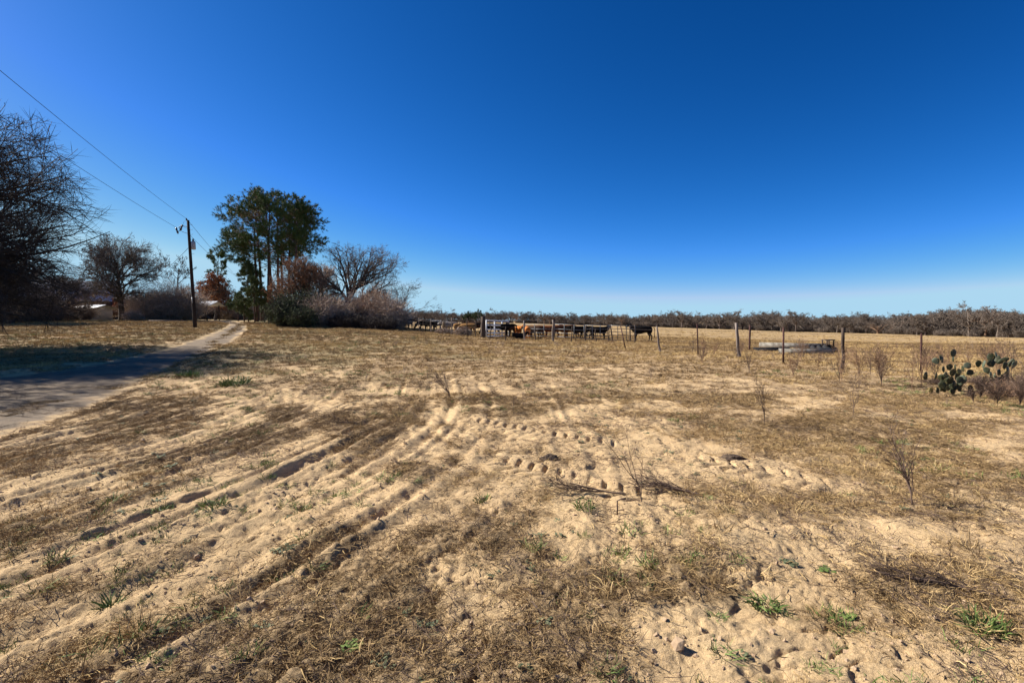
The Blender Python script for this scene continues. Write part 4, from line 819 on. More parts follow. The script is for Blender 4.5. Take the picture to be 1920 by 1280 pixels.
b2 = building(178, 71, 3.0, 2.6, 1.85, .35, math.radians(-12), 'small pale walled shed with a low tin roof between barn and oak', 'shed', 'plaster', 'tin')
ob('door', Geo().box((-.6, -1.34, .85), (.8, .08, 1.7)).mesh('door', M['dark']), b2)
b3 = building(205, 92, 9, 7, 2.6, 1.8, math.radians(20), 'farmhouse with a low grey roof seen behind the shed', 'farmhouse', 'plaster', 'tin', cat='house')
for x_ in (-2.5, 0.2, 2.8):
    wdw = ob('window', Geo().box((x_, -3.54, 1.5), (.9, .06, 1.0)).mesh('window', M['dark']), b3)
b4 = building(352, 76, 7.5, 4.5, 2.35, .55, math.radians(8), 'open sided carport with a thin white roof right of the pole', 'carport', 'plaster', 'tin_white', open_front=True, cat='carport')
# small pale tank behind the pines
X_, Y_ = at(512.5, 92); g = Geo(); n = 9; tt = np.linspace(-1, 1, n); g.tubes(np.stack([tt * .9, tt * 0, tt * 0 + .75], 1), .45 * np.sqrt(np.clip(1.02 - np.abs(tt) ** 6, .02, 1)), 12, cap=True)
tank = ob('storage_tank', None, loc=(X_, Y_, float(base_z(X_, Y_))), label='small white tank glimpsed between the pine trunks and the brown tree', cat='tank'); ob('shell', g.mesh('shell', M['white'], smooth=True), tank)
for s in (-1, 1): ob('leg', Geo().box((s * .55, 0, .17), (.1, .5, .34)).mesh('leg', M['greymetal']), tank)
# pale boards on the ground right of the oak
X_, Y_ = at(312, 58); g = Geo().box((0, 0, .09), (3.6, .3, .18)); ob('timber_beam', g.mesh('timber_beam', M['wood']), loc=(X_, Y_, gz(X_, Y_)), rot=(0, 0, .1), label='long pale timber lying on the yard left of the pole', cat='timber')

# ------------------------------------------------------------------ utility pole and lines
PX, PY = at(366, 45); PZ = gz(PX, PY); topv = pt(352.5, 413, 45); ax = Vector((topv.x - PX, 0, topv.z - PZ)); PH = ax.length
pole = ob('utility_pole', None, loc=(PX, PY, PZ), rot=(0, math.atan2(ax.x, ax.z), 0), label='dark leaning wooden utility pole beside the driveway', cat='utility pole')
ob('post', Geo().tubes(np.stack([np.zeros(8), np.zeros(8), np.linspace(-.3, PH, 8)], 1), np.linspace(.155, .105, 8), 12, cap=True).mesh('post', M['polewood'], smooth=True), pole)
ins = Geo(); ins.tubes(np.array([[0, 0, 0], [0, 0, .05], [0, 0, .09], [0, 0, .14], [0, 0, .2]]), np.array([.05, .08, .05, .07, .03]), 10, cap=True); ins_me = ins.mesh('insulator', M['porcelain'])
ob('insulator', ins_me, pole, loc=(-.1, 0, PH), rot=(0, -.3, 0))
# cut-out arm, fuse barrels and transformer can
g = Geo(); g.tubes(np.array([[-.1, 0, PH - .55], [-.6, 0, PH - .45], [-.95, 0, PH - .62]]), np.array([.028, .028, .025]), 6); g.tubes(np.array([[-.1, 0, PH - 1.15], [-.6, 0, PH - .95]]), np.array([.02, .02]), 5); ob('bracket_arm', g.mesh('bracket_arm', M['greymetal']), pole)
fz = Geo().tubes(np.array([[0, 0, -.28], [0, 0, -.14], [0, 0, .0], [0, 0, .16], [0, 0, .28]]), np.array([.05, .085, .06, .085, .05]), 10, cap=True).mesh('fuse', M['porcelain'])
ob('fuse', fz, pole, loc=(-.62, 0, PH - .62), rot=(0, .35, 0)); ob('fuse', fz, pole, loc=(-1.02, 0, PH - .85), rot=(0, -.3, 0))
fb = Geo().tubes(np.array([[-.12, 0, -.25], [.1, 0, -.1], [.12, 0, .2]]), np.array([.025, .025, .025]), 5).mesh('fuse_link', M['cable']); ob('fuse_link', fb, pole, loc=(-.88, 0, PH - .75))
can = ob('transformer', Geo().tubes(np.array([[0, 0, 0], [0, 0, .04], [0, 0, .66], [0, 0, .72]]), np.array([.12, .17, .17, .12]), 14, cap=True).mesh('transformer', M['greymetal'], smooth=False), pole, loc=(.33, 0, PH - 2.55))
ob('bushing', ins_me, can, loc=(0, 0, .72), scale=1.1)
g = Geo(); a = np.linspace(0, PI, 8); g.tubes(np.stack([-.1 - .35 * np.sin(a), 0 * a, PH - .35 + .35 * np.cos(a)], 1), np.full(8, .008), 4); ob('jumper_wire', g.mesh('jumper_wire', M['cable']), pole)
stp = Geo().tubes(np.array([[0, 0, 0], [.22, 0, 0], [.22, 0, .05]]), np.array([.012, .012, .012]), 5, cap=True).mesh('pole_step', M['greymetal'])
for k in range(7): ob('pole_step', stp, pole, loc=(.12, 0, PH - .4 - k * .42))
ob('number_plate', Geo().box((0, -.185, 2.4), (.09, .01, .5)).mesh('number_plate', M['greymetal']), pole)
def wire(p, q, sag, name, label, r=.012):
    t = np.linspace(0, 1, 40); p, q = np.array(p), np.array(q); P = p + (q - p) * t[:, None]; P[:, 2] -= sag * 4 * t * (1 - t)
    ob(name, Geo().tubes(P, np.full(40, r), 4).mesh(name, M['cable']), label=label, cat='cable')
tp = pole.matrix_basis @ Vector((-.1, 0, PH + .12)); m1 = pole.matrix_basis @ Vector((-1.0, 0, PH - .62)); s1 = pole.matrix_basis @ Vector((-.15, 0, PH - 2.4))
e1 = pt(0, 119, 15.5); e2 = pt(62, 246, 20.0); ext = lambda a, b, f: Vector(a) + (Vector(b) - Vector(a)) * f
wire(tp, ext(tp, e1, 1.45), .25, 'power_line', 'upper power line running from the pole top to the upper left')
wire(m1, ext(m1, e2, 1.8), .25, 'power_line', 'lower power line running from the fuse arm to the left')
wire(tp, ext(tp, pt(448, 520, 78), 1.35), .3, 'power_line', 'upper line running on from the pole behind the small pine', .016)
wire(pole.matrix_basis @ Vector((.1, 0, PH - 1.3)), ext(pole.matrix_basis @ Vector((.1, 0, PH - 1.3)), pt(430, 506, 76), 1.4), .3, 'power_line', 'lower line running on from the pole towards the pines', .016)
wire(s1, pt(205, 550, 88), 1.6, 'service_line', 'drooping service cable from the pole to the farmhouse', .02)

# ------------------------------------------------------------------ fences, gates, pens
def post_me(H, r, m, rng, crook=.02, cut=True):
    K = 6; P = np.stack([rng.normal(size=K) * crook, rng.normal(size=K) * crook, np.linspace(-.25, H, K)], 1); P[0, :2] = 0; R = r * np.linspace(1.08, .88, K) * rng.uniform(.92, 1.08, K)
    return Geo().tubes(P, R, 8, cap=True).mesh('post', m, smooth=False)
def tpost_me(H):
    g = Geo(); g.box((0, 0, H / 2 - .15), (.038, .006, H + .3)); g.box((0, .018, H / 2 - .15), (.006, .034, H + .3))
    for k in range(int(H / .09)): g.box((0, -.006, .1 + k * .09), (.012, .008, .02))
    return g.mesh('post', M['tpost'])
rp = np.random.default_rng(71); TP_ME = tpost_me(1.32)
def fence_wire(pts, heights, parent, r=.0055, m='wire'):
    for h in heights:
        P = []
        for a, b in zip(pts[:-1], pts[1:]):
            for t in np.linspace(0, 1, 6, endpoint=False): q = a[0] * (1 - t) + b[0] * t; P.append((q[0], q[1], q[2] + h - .03 * 4 * t * (1 - t)))
        P.append((pts[-1][0][0], pts[-1][0][1], pts[-1][0][2] + h)); P = np.array(P) - np.array(parent.location)
        ob('wire', Geo().tubes(P, np.full(len(P), r), 3).mesh('wire', M[m]), parent)
fr = ob('barbed_wire_fence', None, loc=(FENCE[0][0], FENCE[0][1], gz(*FENCE[0])), label='barbed wire fence of leaning wooden and steel posts along the right pasture', cat='fence')
fp = []; ext0 = (FENCE[0][0] + 4.2, FENCE[0][1] - .55)
for k, (p_, kind_) in enumerate([(ext0, 'w')] + [(FENCE[i], posts_px[i][3]) for i in range(len(FENCE))]):
    z_ = gz(*p_); fp.append((np.array([p_[0], p_[1], z_]), 0))
    if k == 0: H = 1.3; lx = 0
    else: px_, by, ty, kd = posts_px[k - 1]; D_ = p_[1]; H = (by - ty) / F * D_ * 1.03; lx = [-.02, -.05, -.015, -.10, -.05, -.11, -.22][k - 1]
    loc = (p_[0] - fr.location.x, p_[1] - fr.location.y, z_ - fr.location.z)
    if kind_ == 't': o = ob('post', TP_ME, fr, loc=loc, rot=(0, lx, rp.uniform(-.4, .4)), scale=(1.5, 1.5, H / 1.32))
    else: ob('post', post_me(H, .07 if kind_ == 'W' else .052, M['wood' if kind_ != 'w' or k > 3 else 'wood_dark'], rp, .018), fr, loc=loc, rot=(0, lx, 0), label='thick bleached leaning wooden post' if kind_ == 'W' else None)
fence_wire(fp, (.35, .62, .90, 1.15), fr)
X_, Y_ = at(1405, 29); ob('fence_post', post_me(1.42, .06, M['tpost'], rp, .01), loc=(X_, Y_, gz(X_, Y_)), label='lone reddish brown post standing behind the wire fence near the troughs', cat='post')
# front pen line: wooden posts with pipe rails
pen_px = [(1140, 640, 613, .035), (1118, 641, 616, .04), (1098, 642, 610, .055), (1072, 643, 612, .04), (1037, 641, 599, .085), (1004, 640, 612, .04), (983, 640, 601, .07), (948, 637, 612, .04), (919, 635, 600, .04)]
pts_ = [at(p_[0], 37.5 + .4 * i * (-1) ** i * .3) for i, p_ in enumerate(pen_px)]
pen = ob('wooden_pen_fence', None, loc=(pts_[0][0], pts_[0][1], gz(*pts_[0])), label='rough wooden post fence in front of the black and red cattle', cat='fence'); fpp = []
for (px_, by, ty, rr_), p_ in zip(pen_px, pts_):
    z_ = gz(*p_); H = pt(px_, ty, p_[1]).z - z_; fpp.append((np.array([p_[0], p_[1], z_]), 0))
    ob('post', post_me(H, rr_, M['wood' if rr_ > .06 else 'wood_dark'], rp, .03), pen, loc=(p_[0] - pen.location.x, p_[1] - pen.location.y, z_ - pen.location.z), rot=(0, rp.normal() * .03, 0))
fence_wire(fpp, (.45, .75, 1.02), pen, .006)
X_, Y_ = at(905.5, 39.5); ob('corner_post', post_me(pt(905.5, 593, 39.5).z - gz(X_, Y_), .19, M['wood_dark'], rp, .03), loc=(X_, Y_, gz(X_, Y_)), label='thick dark wooden corner post left of the white gate', cat='post')
# left pen fence
lf_px = [(892, 41, 600, .035), (876, 42.5, 597, .045), (862, 44, 601, .03), (847, 45.5, 596, .055), (833, 46.5, 600, .03), (825, 47.2, 598, .03), (808, 49, 597, .05), (793, 50.5, 598, .035), (786, 51.5, 597, .05), (778, 52.5, 600, .04), (758, 54.5, 596, .05), (746, 56, 598, .05), (733, 57, 598, .05), (720, 58.5, 598, .05)]
P_ = [at(a[0], a[1]) for a in lf_px]; lfn = ob('stock_fence', None, loc=(P_[0][0], P_[0][1], gz(*P_[0])), label='post and wire stock fence with a dark top rail left of the corner post', cat='fence'); q_ = []
for (px_, d, ty, rr_), p_ in zip(lf_px, P_):
    z_ = gz(*p_); H = pt(px_, ty, d).z - z_; q_.append((np.array([p_[0], p_[1], z_]), 0)); ob('post', post_me(H, rr_, M['wood'] if rr_ >= .05 else M['wood_dark'], rp, .02), lfn, loc=(p_[0] - lfn.location.x, p_[1] - lfn.location.y, z_ - lfn.location.z), rot=(0, rp.normal() * .02, 0))
fence_wire(q_, (.3, .55, .8, 1.05), lfn, .006)
for a, b in zip(q_[7:-1], q_[8:]):
    mid = (a[0] + b[0]) / 2; v = b[0] - a[0]; L_ = float(np.hypot(v[0], v[1])); g = Geo().box((0, 0, 0), (L_, .05, .14)); ob('rail', g.mesh('rail', M['wood_dark']), lfn, loc=(mid[0] - lfn.location.x, mid[1] - lfn.location.y, mid[2] + 1.12 - lfn.location.z), rot=(0, 0, math.atan2(v[1], v[0])))
# tube gates and panels
def tube_gate(p, q, zlo, H, rails, ups, r, m, name, label, cat='gate', group=None, gap_low=0.0):
    a = np.array(p); b = np.array(q); L_ = float(np.hypot(*(b - a))); za, zb_ = gz(*p), gz(*q); root = ob(name, None, loc=(p[0], p[1], za + zlo), rot=(0, 0, math.atan2(b[1] - a[1], b[0] - a[0])), label=label, cat=cat, group=group)
    dz = zb_ - za; rail = Geo().tubes(np.array([[0, 0, 0], [L_, 0, dz]]), np.array([r, r]), 8, cap=True).mesh('rail', M[m])
    hs = np.array([0, .17, .36, .60, .84, 1.08, 1.3])[:rails]; hs = hs / hs[-1] * H
    for h in hs: ob('rail', rail, root, loc=(0, 0, h))
    up = Geo().tubes(np.array([[0, 0, -.02], [0, 0, H + .02]]), np.array([r * 1.1, r * 1.1]), 8, cap=True).mesh('upright', M[m])
    for k in range(ups): t = k / (ups - 1); ob('upright', up, root, loc=(L_ * t, -r * .3 if 0 < k < ups - 1 else 0, dz * t))
    return root
tube_gate(at(912, 40.0), at(954, 45), .12, 1.25, 5, 4, .05, 'galv', 'tube_gate', 'bright white tube gate beside the thick corner post')
tube_gate(at(985, 42.5), at(1038, 41), .25, .95, 4, 4, .026, 'pipe', 'pipe_gate', 'grey pipe panel between the two big wooden posts', 'panel', 'pipe panels of the cattle pen')
tube_gate(at(1040, 41), at(1095, 40), .25, 1.0, 4, 4, .026, 'pipe', 'pipe_gate', 'grey pipe panel in front of the long red brown cow', 'panel', 'pipe panels of the cattle pen')
tube_gate(at(1096, 40), at(1140, 39.5), .2, 1.05, 5, 4, .026, 'pipe', 'pipe_gate', 'grey pipe panel in front of the pair of black cows', 'panel', 'pipe panels of the cattle pen')
tube_gate(at(1142, 39.5), at(1191, 39), .12, 1.12, 6, 4, .022, 'pipe', 'pipe_gate', 'empty dark pipe panel left of the lone black cow', 'panel', 'pipe panels of the cattle pen')
for px_, H, lx, rr_, lb in ((1149, 1.35, .16, .05, 'leaning dark post crossing the empty pipe panel'), (1181, 1.3, .0, .055, 'upright green grey post at the right of the empty pipe panel'), (1190, 1.35, 0, .045, 'last slim pen post beside the lone black cow')):
    X_, Y_ = at(px_, 38.6); ob('pen_post', post_me(H, rr_, M['wood_dark'], rp, .01), loc=(X_, Y_, gz(X_, Y_)), rot=(0, -lx, 0), label=lb, cat='post')

# ------------------------------------------------------------------ cattle
def cow_mesh(name, head='up', turn=0.0, lying=False, steer=1.0, leg=(0, 0, 0, 0)):
    V = []; E = []; R = []
    def v(p, r, par=None):
        V.append(p); R.append(r if hasattr(r, '__len__') else (r, r)); 
        if par is not None: E.append((par, len(V) - 1))
        return len(V) - 1
    zt = .92 if not lying else .42      # spine axis height; +x is forward
    a = v((-.62, 0, zt + .12), (.20, .22)); rump = v((-.80, 0, zt + .14), (.13, .16), a)
    b = v((-.30, 0, zt + .02), (.31, .31), a); c = v((.05, 0, zt - .01), (.33, .33), b); d = v((.42, 0, zt + .03), (.29, .30), c); e = v((.68, 0, zt + .07), (.21, .25), d)
    tx, ty = math.cos(turn), math.sin(turn)
    if head == 'up': n1 = (.86, .03 * ty, zt + .22); n2 = (.98 + .04 * tx, .12 * ty, zt + .36); h1 = (.98 + .17 * tx, .2 * ty, zt + .39); h2 = (.98 + .33 * tx, .36 * ty, zt + .27); h3 = (.98 + .45 * tx, .46 * ty, zt + .19)
    elif head == 'level': n1 = (.88, .03 * ty, zt + .12); n2 = (1.02, .1 * ty, zt + .18); h1 = (1.02 + .17 * tx, .2 * ty, zt + .20); h2 = (1.02 + .34 * tx, .36 * ty, zt + .10); h3 = (1.02 + .46 * tx, .46 * ty, zt + .03)
    else: n1 = (.90, 0, zt - .08); n2 = (1.06, .03 * ty, zt - .30); h1 = (1.14, .05, zt - .46); h2 = (1.22, .06, zt - .62); h3 = (1.26, .06, zt - .74)
    n1 = v(n1, (.14, .19), e); n2 = v(n2, (.10, .14), n1); h1 = v(h1, (.105, .12), n2); h2 = v(h2, (.075, .085), h1); h3 = v(h3, (.062, .065), h2)
    for s in (-1, 1):   # ears
        e1 = v((V[h1][0] - .04 + (-s * .09 * ty), V[h1][1] + s * .12 * tx, V[h1][2] + .05), (.03, .03), h1); v((V[h1][0] - .06 + (-s * .23 * ty), V[h1][1] + s * .24 * tx, V[h1][2] + .03), (.018, .04), e1)
    k = 0
    for s in (-1, 1):
        if lying:
            q = v((.5, s * .2, zt - .2), (.09, .1), d); q = v((.72, s * .24, .09), (.05, .05), q); v((.5, s * .26, .05), (.045, .045), q)
            q = v((-.5, s * .22, zt - .15), (.15, .16), b); q = v((-.2, s * .32, .1), (.07, .07), q); v((-.42, s * .36, .05), (.045, .045), q); continue
        f = leg[k]; hh = leg[k + 1]; k += 2
        q = v((.46, s * .17, zt - .27), (.11, .13), d); q = v((.48 + f * .4, s * .17, .50), (.062, .07), q); q = v((.49 + f * .8, s * .165, .40), (.056, .056), q); q = v((.48 + f, s * .165, .13), (.036, .038), q); q = v((.49 + f, s * .165, .05), (.05, .05), q); v((.50 + f, s * .165, .0), (.055, .05), q)
        q = v((-.58, s * .18, zt - .20), (.15, .19), a); q = v((-.56 + hh * .3, s * .18, .56), (.085, .10), q); q = v((-.68 + hh * .8, s * .175, .42), (.052, .056), q); q = v((-.64 + hh, s * .17, .13), (.036, .038), q); q = v((-.62 + hh, s * .17, .05), (.05, .05), q); v((-.61 + hh, s * .17, .0), (.055, .05), q)
    me = bpy.data.meshes.new('tmp'); me.from_pydata(V, E, []); o = bpy.data.objects.new('tmp', me); COLL.objects.link(o)
    md = o.modifiers.new('skin', 'SKIN'); md.use_smooth_shade = True
    for i, sv in enumerate(me.skin_vertices[0].data): sv.radius = R[i]; sv.use_root = (i == 0)
    s = o.modifiers.new('sub', 'SUBSURF'); s.levels = 2
    dg = bpy.context.evaluated_depsgraph_get(); dg.update(); out = bpy.data.meshes.new_from_object(o.evaluated_get(dg)); out.name = name
    bpy.data.objects.remove(o); bpy.data.meshes.remove(me); out.materials.clear(); out.materials.append(None); out.shade_smooth(); return out
def coat(name, c1, c2, face=None, belly=None, patch=None, hx=1.02):
    m = mat(name, c1, c2, rough=.75, scale=2.2, detail=5, spec=.05); N = m.node_tree.nodes; L = m.node_tree.links; b = N['Principled BSDF']; tc = N.new('ShaderNodeTexCoord'); sx = N.new('ShaderNodeSeparateXYZ')
    L.new(tc.outputs['Object'], sx.inputs[0]); src = b.inputs['Base Color'].links[0].from_socket
    if face:
        r = N.new('ShaderNodeMapRange'); r.inputs[1].default_value = hx; r.inputs[2].default_value = hx + .05; L.new(sx.outputs['X'], r.inputs[0]); mx = N.new('ShaderNodeMix'); mx.data_type = 'RGBA'; mx.inputs[7].default_value = col4(face)
        L.new(r.outputs[0], mx.inputs[0]); L.new(src, mx.inputs[6]); src = mx.outputs[2]
    if patch:
        n = N.new('ShaderNodeTexNoise'); n.inputs['Scale'].default_value = 1.7; n.inputs['Detail'].default_value = 2; L.new(tc.outputs['Object'], n.inputs['Vector']); r = N.new('ShaderNodeMapRange'); r.inputs[1].default_value = .5; r.inputs[2].default_value = .54; L.new(n.outputs[0], r.inputs[0])
        mx = N.new('ShaderNodeMix'); mx.data_type = 'RGBA'; mx.inputs[7].default_value = col4(patch); L.new(r.outputs[0], mx.inputs[0]); L.new(src, mx.inputs[6]); src = mx.outputs[2]
    L.new(src, b.inputs['Base Color']); return m
CT_ = dict(black=coat('black_coat', (.006, .005, .005), (.013, .011, .010)), blackface=coat('black_coat_white_face', (.006, .005, .005), (.013, .011, .010), face=(.62, .58, .52)), blacknose=coat('black_coat_white_muzzle', (.006, .005, .005), (.013, .011, .010), face=(.62, .58, .52), hx=1.33),
           red=coat('red_brown_coat', (.085, .026, .012), (.16, .055, .022)), darkred=coat('dark_red_coat', (.05, .018, .010), (.10, .035, .016)), orange=coat('orange_coat', (.42, .13, .025), (.55, .20, .05)), yellow=coat('yellow_tan_coat', (.20, .095, .03), (.32, .17, .055), face=(.42, .36, .29)),
           grey=coat('grey_brindle_coat', (.10, .085, .075), (.24, .20, .175), face=(.60, .55, .50)), cream=coat('cream_coat', (.15, .12, .09), (.27, .22, .17)), spotted=coat('spotted_coat', (.02, .017, .015), (.04, .03, .025), patch=(.55, .50, .44)), brown=coat('dark_brown_coat', (.03, .018, .012), (.065, .038, .024)))
COWS = dict(stand=cow_mesh('body', 'level', 0, leg=(.05, -.05, -.05, .08)), look=cow_mesh('body', 'up', 1.0, leg=(.0, .06, .05, -.1)), lookb=cow_mesh('body', 'up', -1.0, leg=(-.03, .04, .06, -.05)), graze=cow_mesh('body', 'down', 0, leg=(.12, -.04, -.04, .1)), lie=cow_mesh('body', 'up', .6, lying=True))
tail_me = Geo().tubes(np.array([[-.90, 0, 1.08], [-.97, 0, 1.0], [-.98, .01, .8], [-.96, .02, .55], [-.95, .03, .40], [-.95, .03, .28]]), np.array([.035, .03, .02, .016, .035, .01]), 6).mesh('tail', [None])
tag_me = Geo().box((0, 0, 0), (.012, .06, .07)).mesh('ear_tag', M['tanleaf'])
cattle = [  # px, distance, yaw degrees (0 = head to the right), body, coat, size, label
 (1204, 42.0, 180, 'lookb', 'blacknose', 1.07, 'lone black cow with a white muzzle standing right of the pen'),
 (1122, 43.5, 4, 'look', 'blackface', 1.0, 'black white faced cow looking right behind the pipe panel'),
 (1100, 45.5, 182, 'stand', 'black', 1.0, 'black cow behind the white faced one, head to the left'),
 (1087, 43.0, 200, 'stand', 'black', .95, 'black cow with a rounded back right of the tan one'),
 (1071, 46.0, 165, 'look', 'yellow', 1.0, 'tan white faced cow squeezed between red and black cows'),
 (1052, 44.0, 3, 'stand', 'darkred', 1.02, 'long dark red cow nearest the pipe panel'),
 (1034, 46.0, 178, 'stand', 'red', 1.0, 'red brown cow behind the long dark red one'),
 (1006, 44.5, 176, 'stand', 'darkred', .95, 'dark red cow between the two big wooden posts'),
 (1001, 43.0, 150, 'stand', 'brown', .88, 'dark brown cow low behind the left big post'),
 (988, 42.8, 96, 'look', 'orange', .88, 'bright orange cow facing away next to the left big post'),
 (972, 45.0, 280, 'stand', 'orange', .85, 'small orange cow facing the camera right of the white gate'),
 (973, 40.8, 20, 'lie', 'black', .72, 'black calf lying on the ground right of the white gate'),
 (956, 44.5, 250, 'look', 'brown', .98, 'dark brown cow half hidden by the right end of the gate'),
 (940, 43.2, 3, 'stand', 'black', .95, 'black cow behind the middle of the white gate'),
 (923, 44.5, 182, 'graze', 'black', .92, 'black cow with lowered head behind the left of the gate'),
 (893, 46.5, 190, 'stand', 'brown', 1.05, 'tall dark brown cow just left of the corner post'),
 (879, 45.8, 175, 'graze', 'yellow', .92, 'yellow tan cow with lowered head near the corner post'),
 (864, 47.5, 6, 'stand', 'yellow', .9, 'yellow tan cow left of the other tan one'),
 (846, 52.0, 175, 'stand', 'grey', .98, 'grey cow with a pale face right of the spotted cow'),
 (836, 50.5, 258, 'look', 'cream', .92, 'cream coloured cow facing the camera behind the dry bush'),
 (818, 54.5, 4, 'stand', 'spotted', .98, 'black and white spotted cow in the left pen'),
 (813, 60, 265, 'look', 'cream', 1.0, 'pale headed cow standing behind the spotted one'),
 (797, 56.0, 185, 'graze', 'brown', .98, 'dark brown grazing cow in the left pen'),
 (806, 52.6, 170, 'stand', 'black', .95, 'black cow nearest the stock fence in the left pen'),
 (767, 58.5, 82, 'stand', 'darkred', 1.0, 'dark red cow seen from behind near the thicket'),
 (742, 62, 178, 'stand', 'grey', .92, 'grey cow partly hidden at the right end of the thicket'),
]
for px_, d, yaw, body, ct, s, lb in cattle:
    X_, Y_ = at(px_, d); root = ob('cow', None, loc=(X_, Y_, gz(X_, Y_) - .01), rot=(0, 0, math.radians(yaw)), scale=s * .97, label=lb, cat='cow' if 'calf' not in lb else 'calf', group='cattle in and beside the pen')
    o = ob('body', COWS[body], root); o.material_slots[0].link = 'OBJECT'; o.material_slots[0].material = CT_[ct]
    if body != 'lie': o = ob('tail', tail_me, root); o.material_slots[0].link = 'OBJECT'; o.material_slots[0].material = CT_['black' if ct in ('blackface', 'blacknose', 'spotted') else 'darkred' if ct in ('red', 'darkred', 'orange', 'yellow') else 'brown']

# ------------------------------------------------------------------ concrete feed troughs and scrap behind the wire fence
def trough(p, q, wd, ht, label, m='concrete'):
    a, b = np.array(p), np.array(q); L_ = float(np.hypot(*(b - a))); z0 = min(gz(*p), gz(*q)); root = ob('feed_trough', None, loc=((a[0] + b[0]) / 2, (a[1] + b[1]) / 2, z0), rot=(0, 0, math.atan2(b[1] - a[1], b[0] - a[0])), label=label, cat='trough', group='long concrete feed troughs')
    t = .07
    for s in (-1, 1): ob('side_wall', Geo().box((0, s * (wd / 2 - t / 2), ht / 2 + .03), (L_, t, ht)).mesh('side_wall', M[m]), root)
    for s in (-1, 1): ob('end_wall', Geo().box((s * (L_ / 2 - t / 2 - .002), 0, ht / 2 + .028), (t, wd - 2 * t - .004, ht - .02)).mesh('end_wall', M['wood_dark' if s > 0 else m]), root)
    ob('bottom', Geo().box((0, 0, .07), (L_ - 2 * t - .01, wd - 2 * t - .01, .07)).mesh('bottom', M[m]), root)
    for x_ in (-L_ / 2 + .4, L_ / 2 - .4): ob('foot', Geo().box((x_, 0, .025), (.2, wd - .06, .07)).mesh('foot', M['wood_dark']), root)
trough(at(1424, 35), at(1550, 33), .7, .36, 'longer weathered concrete feed trough lying behind the other one')
trough(at(1462, 25.6), at(1561, 25.0), .5, .24, 'shorter pale concrete feed trough in front, nearer the wire fence')
X_, Y_ = at(1448, 28.5); g = Geo(); rr3 = np.random.default_rng(5)
for k in range(3): y_ = -.15 + .15 * k; g.tubes(np.array([[-1.0, y_, .08 + .05 * k], [0, y_ + .02, .09 + .05 * k], [1.05, y_, .08 + .05 * k]]), np.full(3, .05), 7, cap=True)
ob('pipe_stack', g.mesh('pipe_stack', M['rubber']), loc=(X_, Y_, gz(X_, Y_)), rot=(0, 0, .05), label='dark old pipes on the ground at the left end of the troughs', cat='pipes')
def tyre(loc, R_, w_, rot, label, group=None):
    g = Geo(); a = np.linspace(0, 2 * PI, 25)[:-1]; b = np.linspace(0, 2 * PI, 11)[:-1]; V = [((R_ + w_ * .5 * math.cos(t)) * math.cos(s), (R_ + w_ * .5 * math.cos(t)) * math.sin(s), w_ * .6 * math.sin(t)) for s in a for t in b]
    Qd = [(i * 10 + j, ((i + 1) % 24) * 10 + j, ((i + 1) % 24) * 10 + (j + 1) % 10, i * 10 + (j + 1) % 10) for i in range(24) for j in range(10)]; ob('old_tyre', g.add(V, Qd).mesh('old_tyre', M['rubber'], smooth=True), loc=loc, rot=rot, label=label, cat='tyre', group=group)
for px_, d, R_, hz, lb in ((1533, 26.9, .26, .16, 'old black tyre lying left most between the troughs'), (1545, 26.9, .27, .17, 'old black tyre lying in the middle between the troughs'), (1556, 26.8, .27, .2, 'old black tyre lying at the right end between the troughs')):
    X_, Y_ = at(px_, d); tyre((X_, Y_, gz(X_, Y_) + hz), R_, .2, (.35, .2, 0), lb)
X_, Y_ = at(1552, 26.9); z_ = gz(X_, Y_); root = ob('scrap_crate', None, loc=(X_, Y_, z_ + .36), rot=(0, 0, .2), label='small dark wooden crate frame on top of the tyres', cat='crate')
for x_ in (-.2, .2):
    for y_ in (-.15, .15): ob('corner_leg', Geo().box((x_, y_, .12), (.05, .05, .30)).mesh('corner_leg', M['wood_dark']), root)
ob('top_board', Geo().box((0, 0, .295), (.52, .4, .045)).mesh('top_board', M['wood_dark']), root); ob('lower_board', Geo().box((0, 0, .04), (.34, .24, .03)).mesh('lower_board', M['wood_dark']), root)

# ------------------------------------------------------------------ prickly pear
def pad_mesh(seed):
    rng = np.random.default_rng(seed); bm = bmesh.new(); bmesh.ops.create_uvsphere(bm, u_segments=18, v_segments=12, radius=1)
    for v in bm.verts:
        x, y, z = v.co; k = .72 + .28 * sstep(-1, .3, z); v.co = (x * k * .46, y * .085 + .02 * math.sin(3 * z + seed), (z + 1) * .5)
        v.co.x += .02 * math.sin(5 * z + seed)
    me = bpy.data.meshes.new('pad'); bm.to_mesh(me); bm.free(); me.shade_smooth(); me.materials.append(M['pad']); return me
PADS = [pad_mesh(k) for k in range(4)]
def spines(seed):
    rng = np.random.default_rng(seed); n = 46; u = rng.uniform(-.38, .38, n); z = rng.uniform(.1, .95, n); s = np.where(rng.uniform(size=n) < .5, -1, 1); st = np.stack([u, s * .075, z], 1); d = np.stack([rng.normal(size=n) * .5, s * 1.0, rng.normal(size=n) * .5], 1)
    return Geo().ribbons(np.stack([st, st + unit(d) * .16], 1), np.full((n, 2), .007), rng).mesh('spines', M['straw'])
SPN = [spines(k) for k in range(3)]
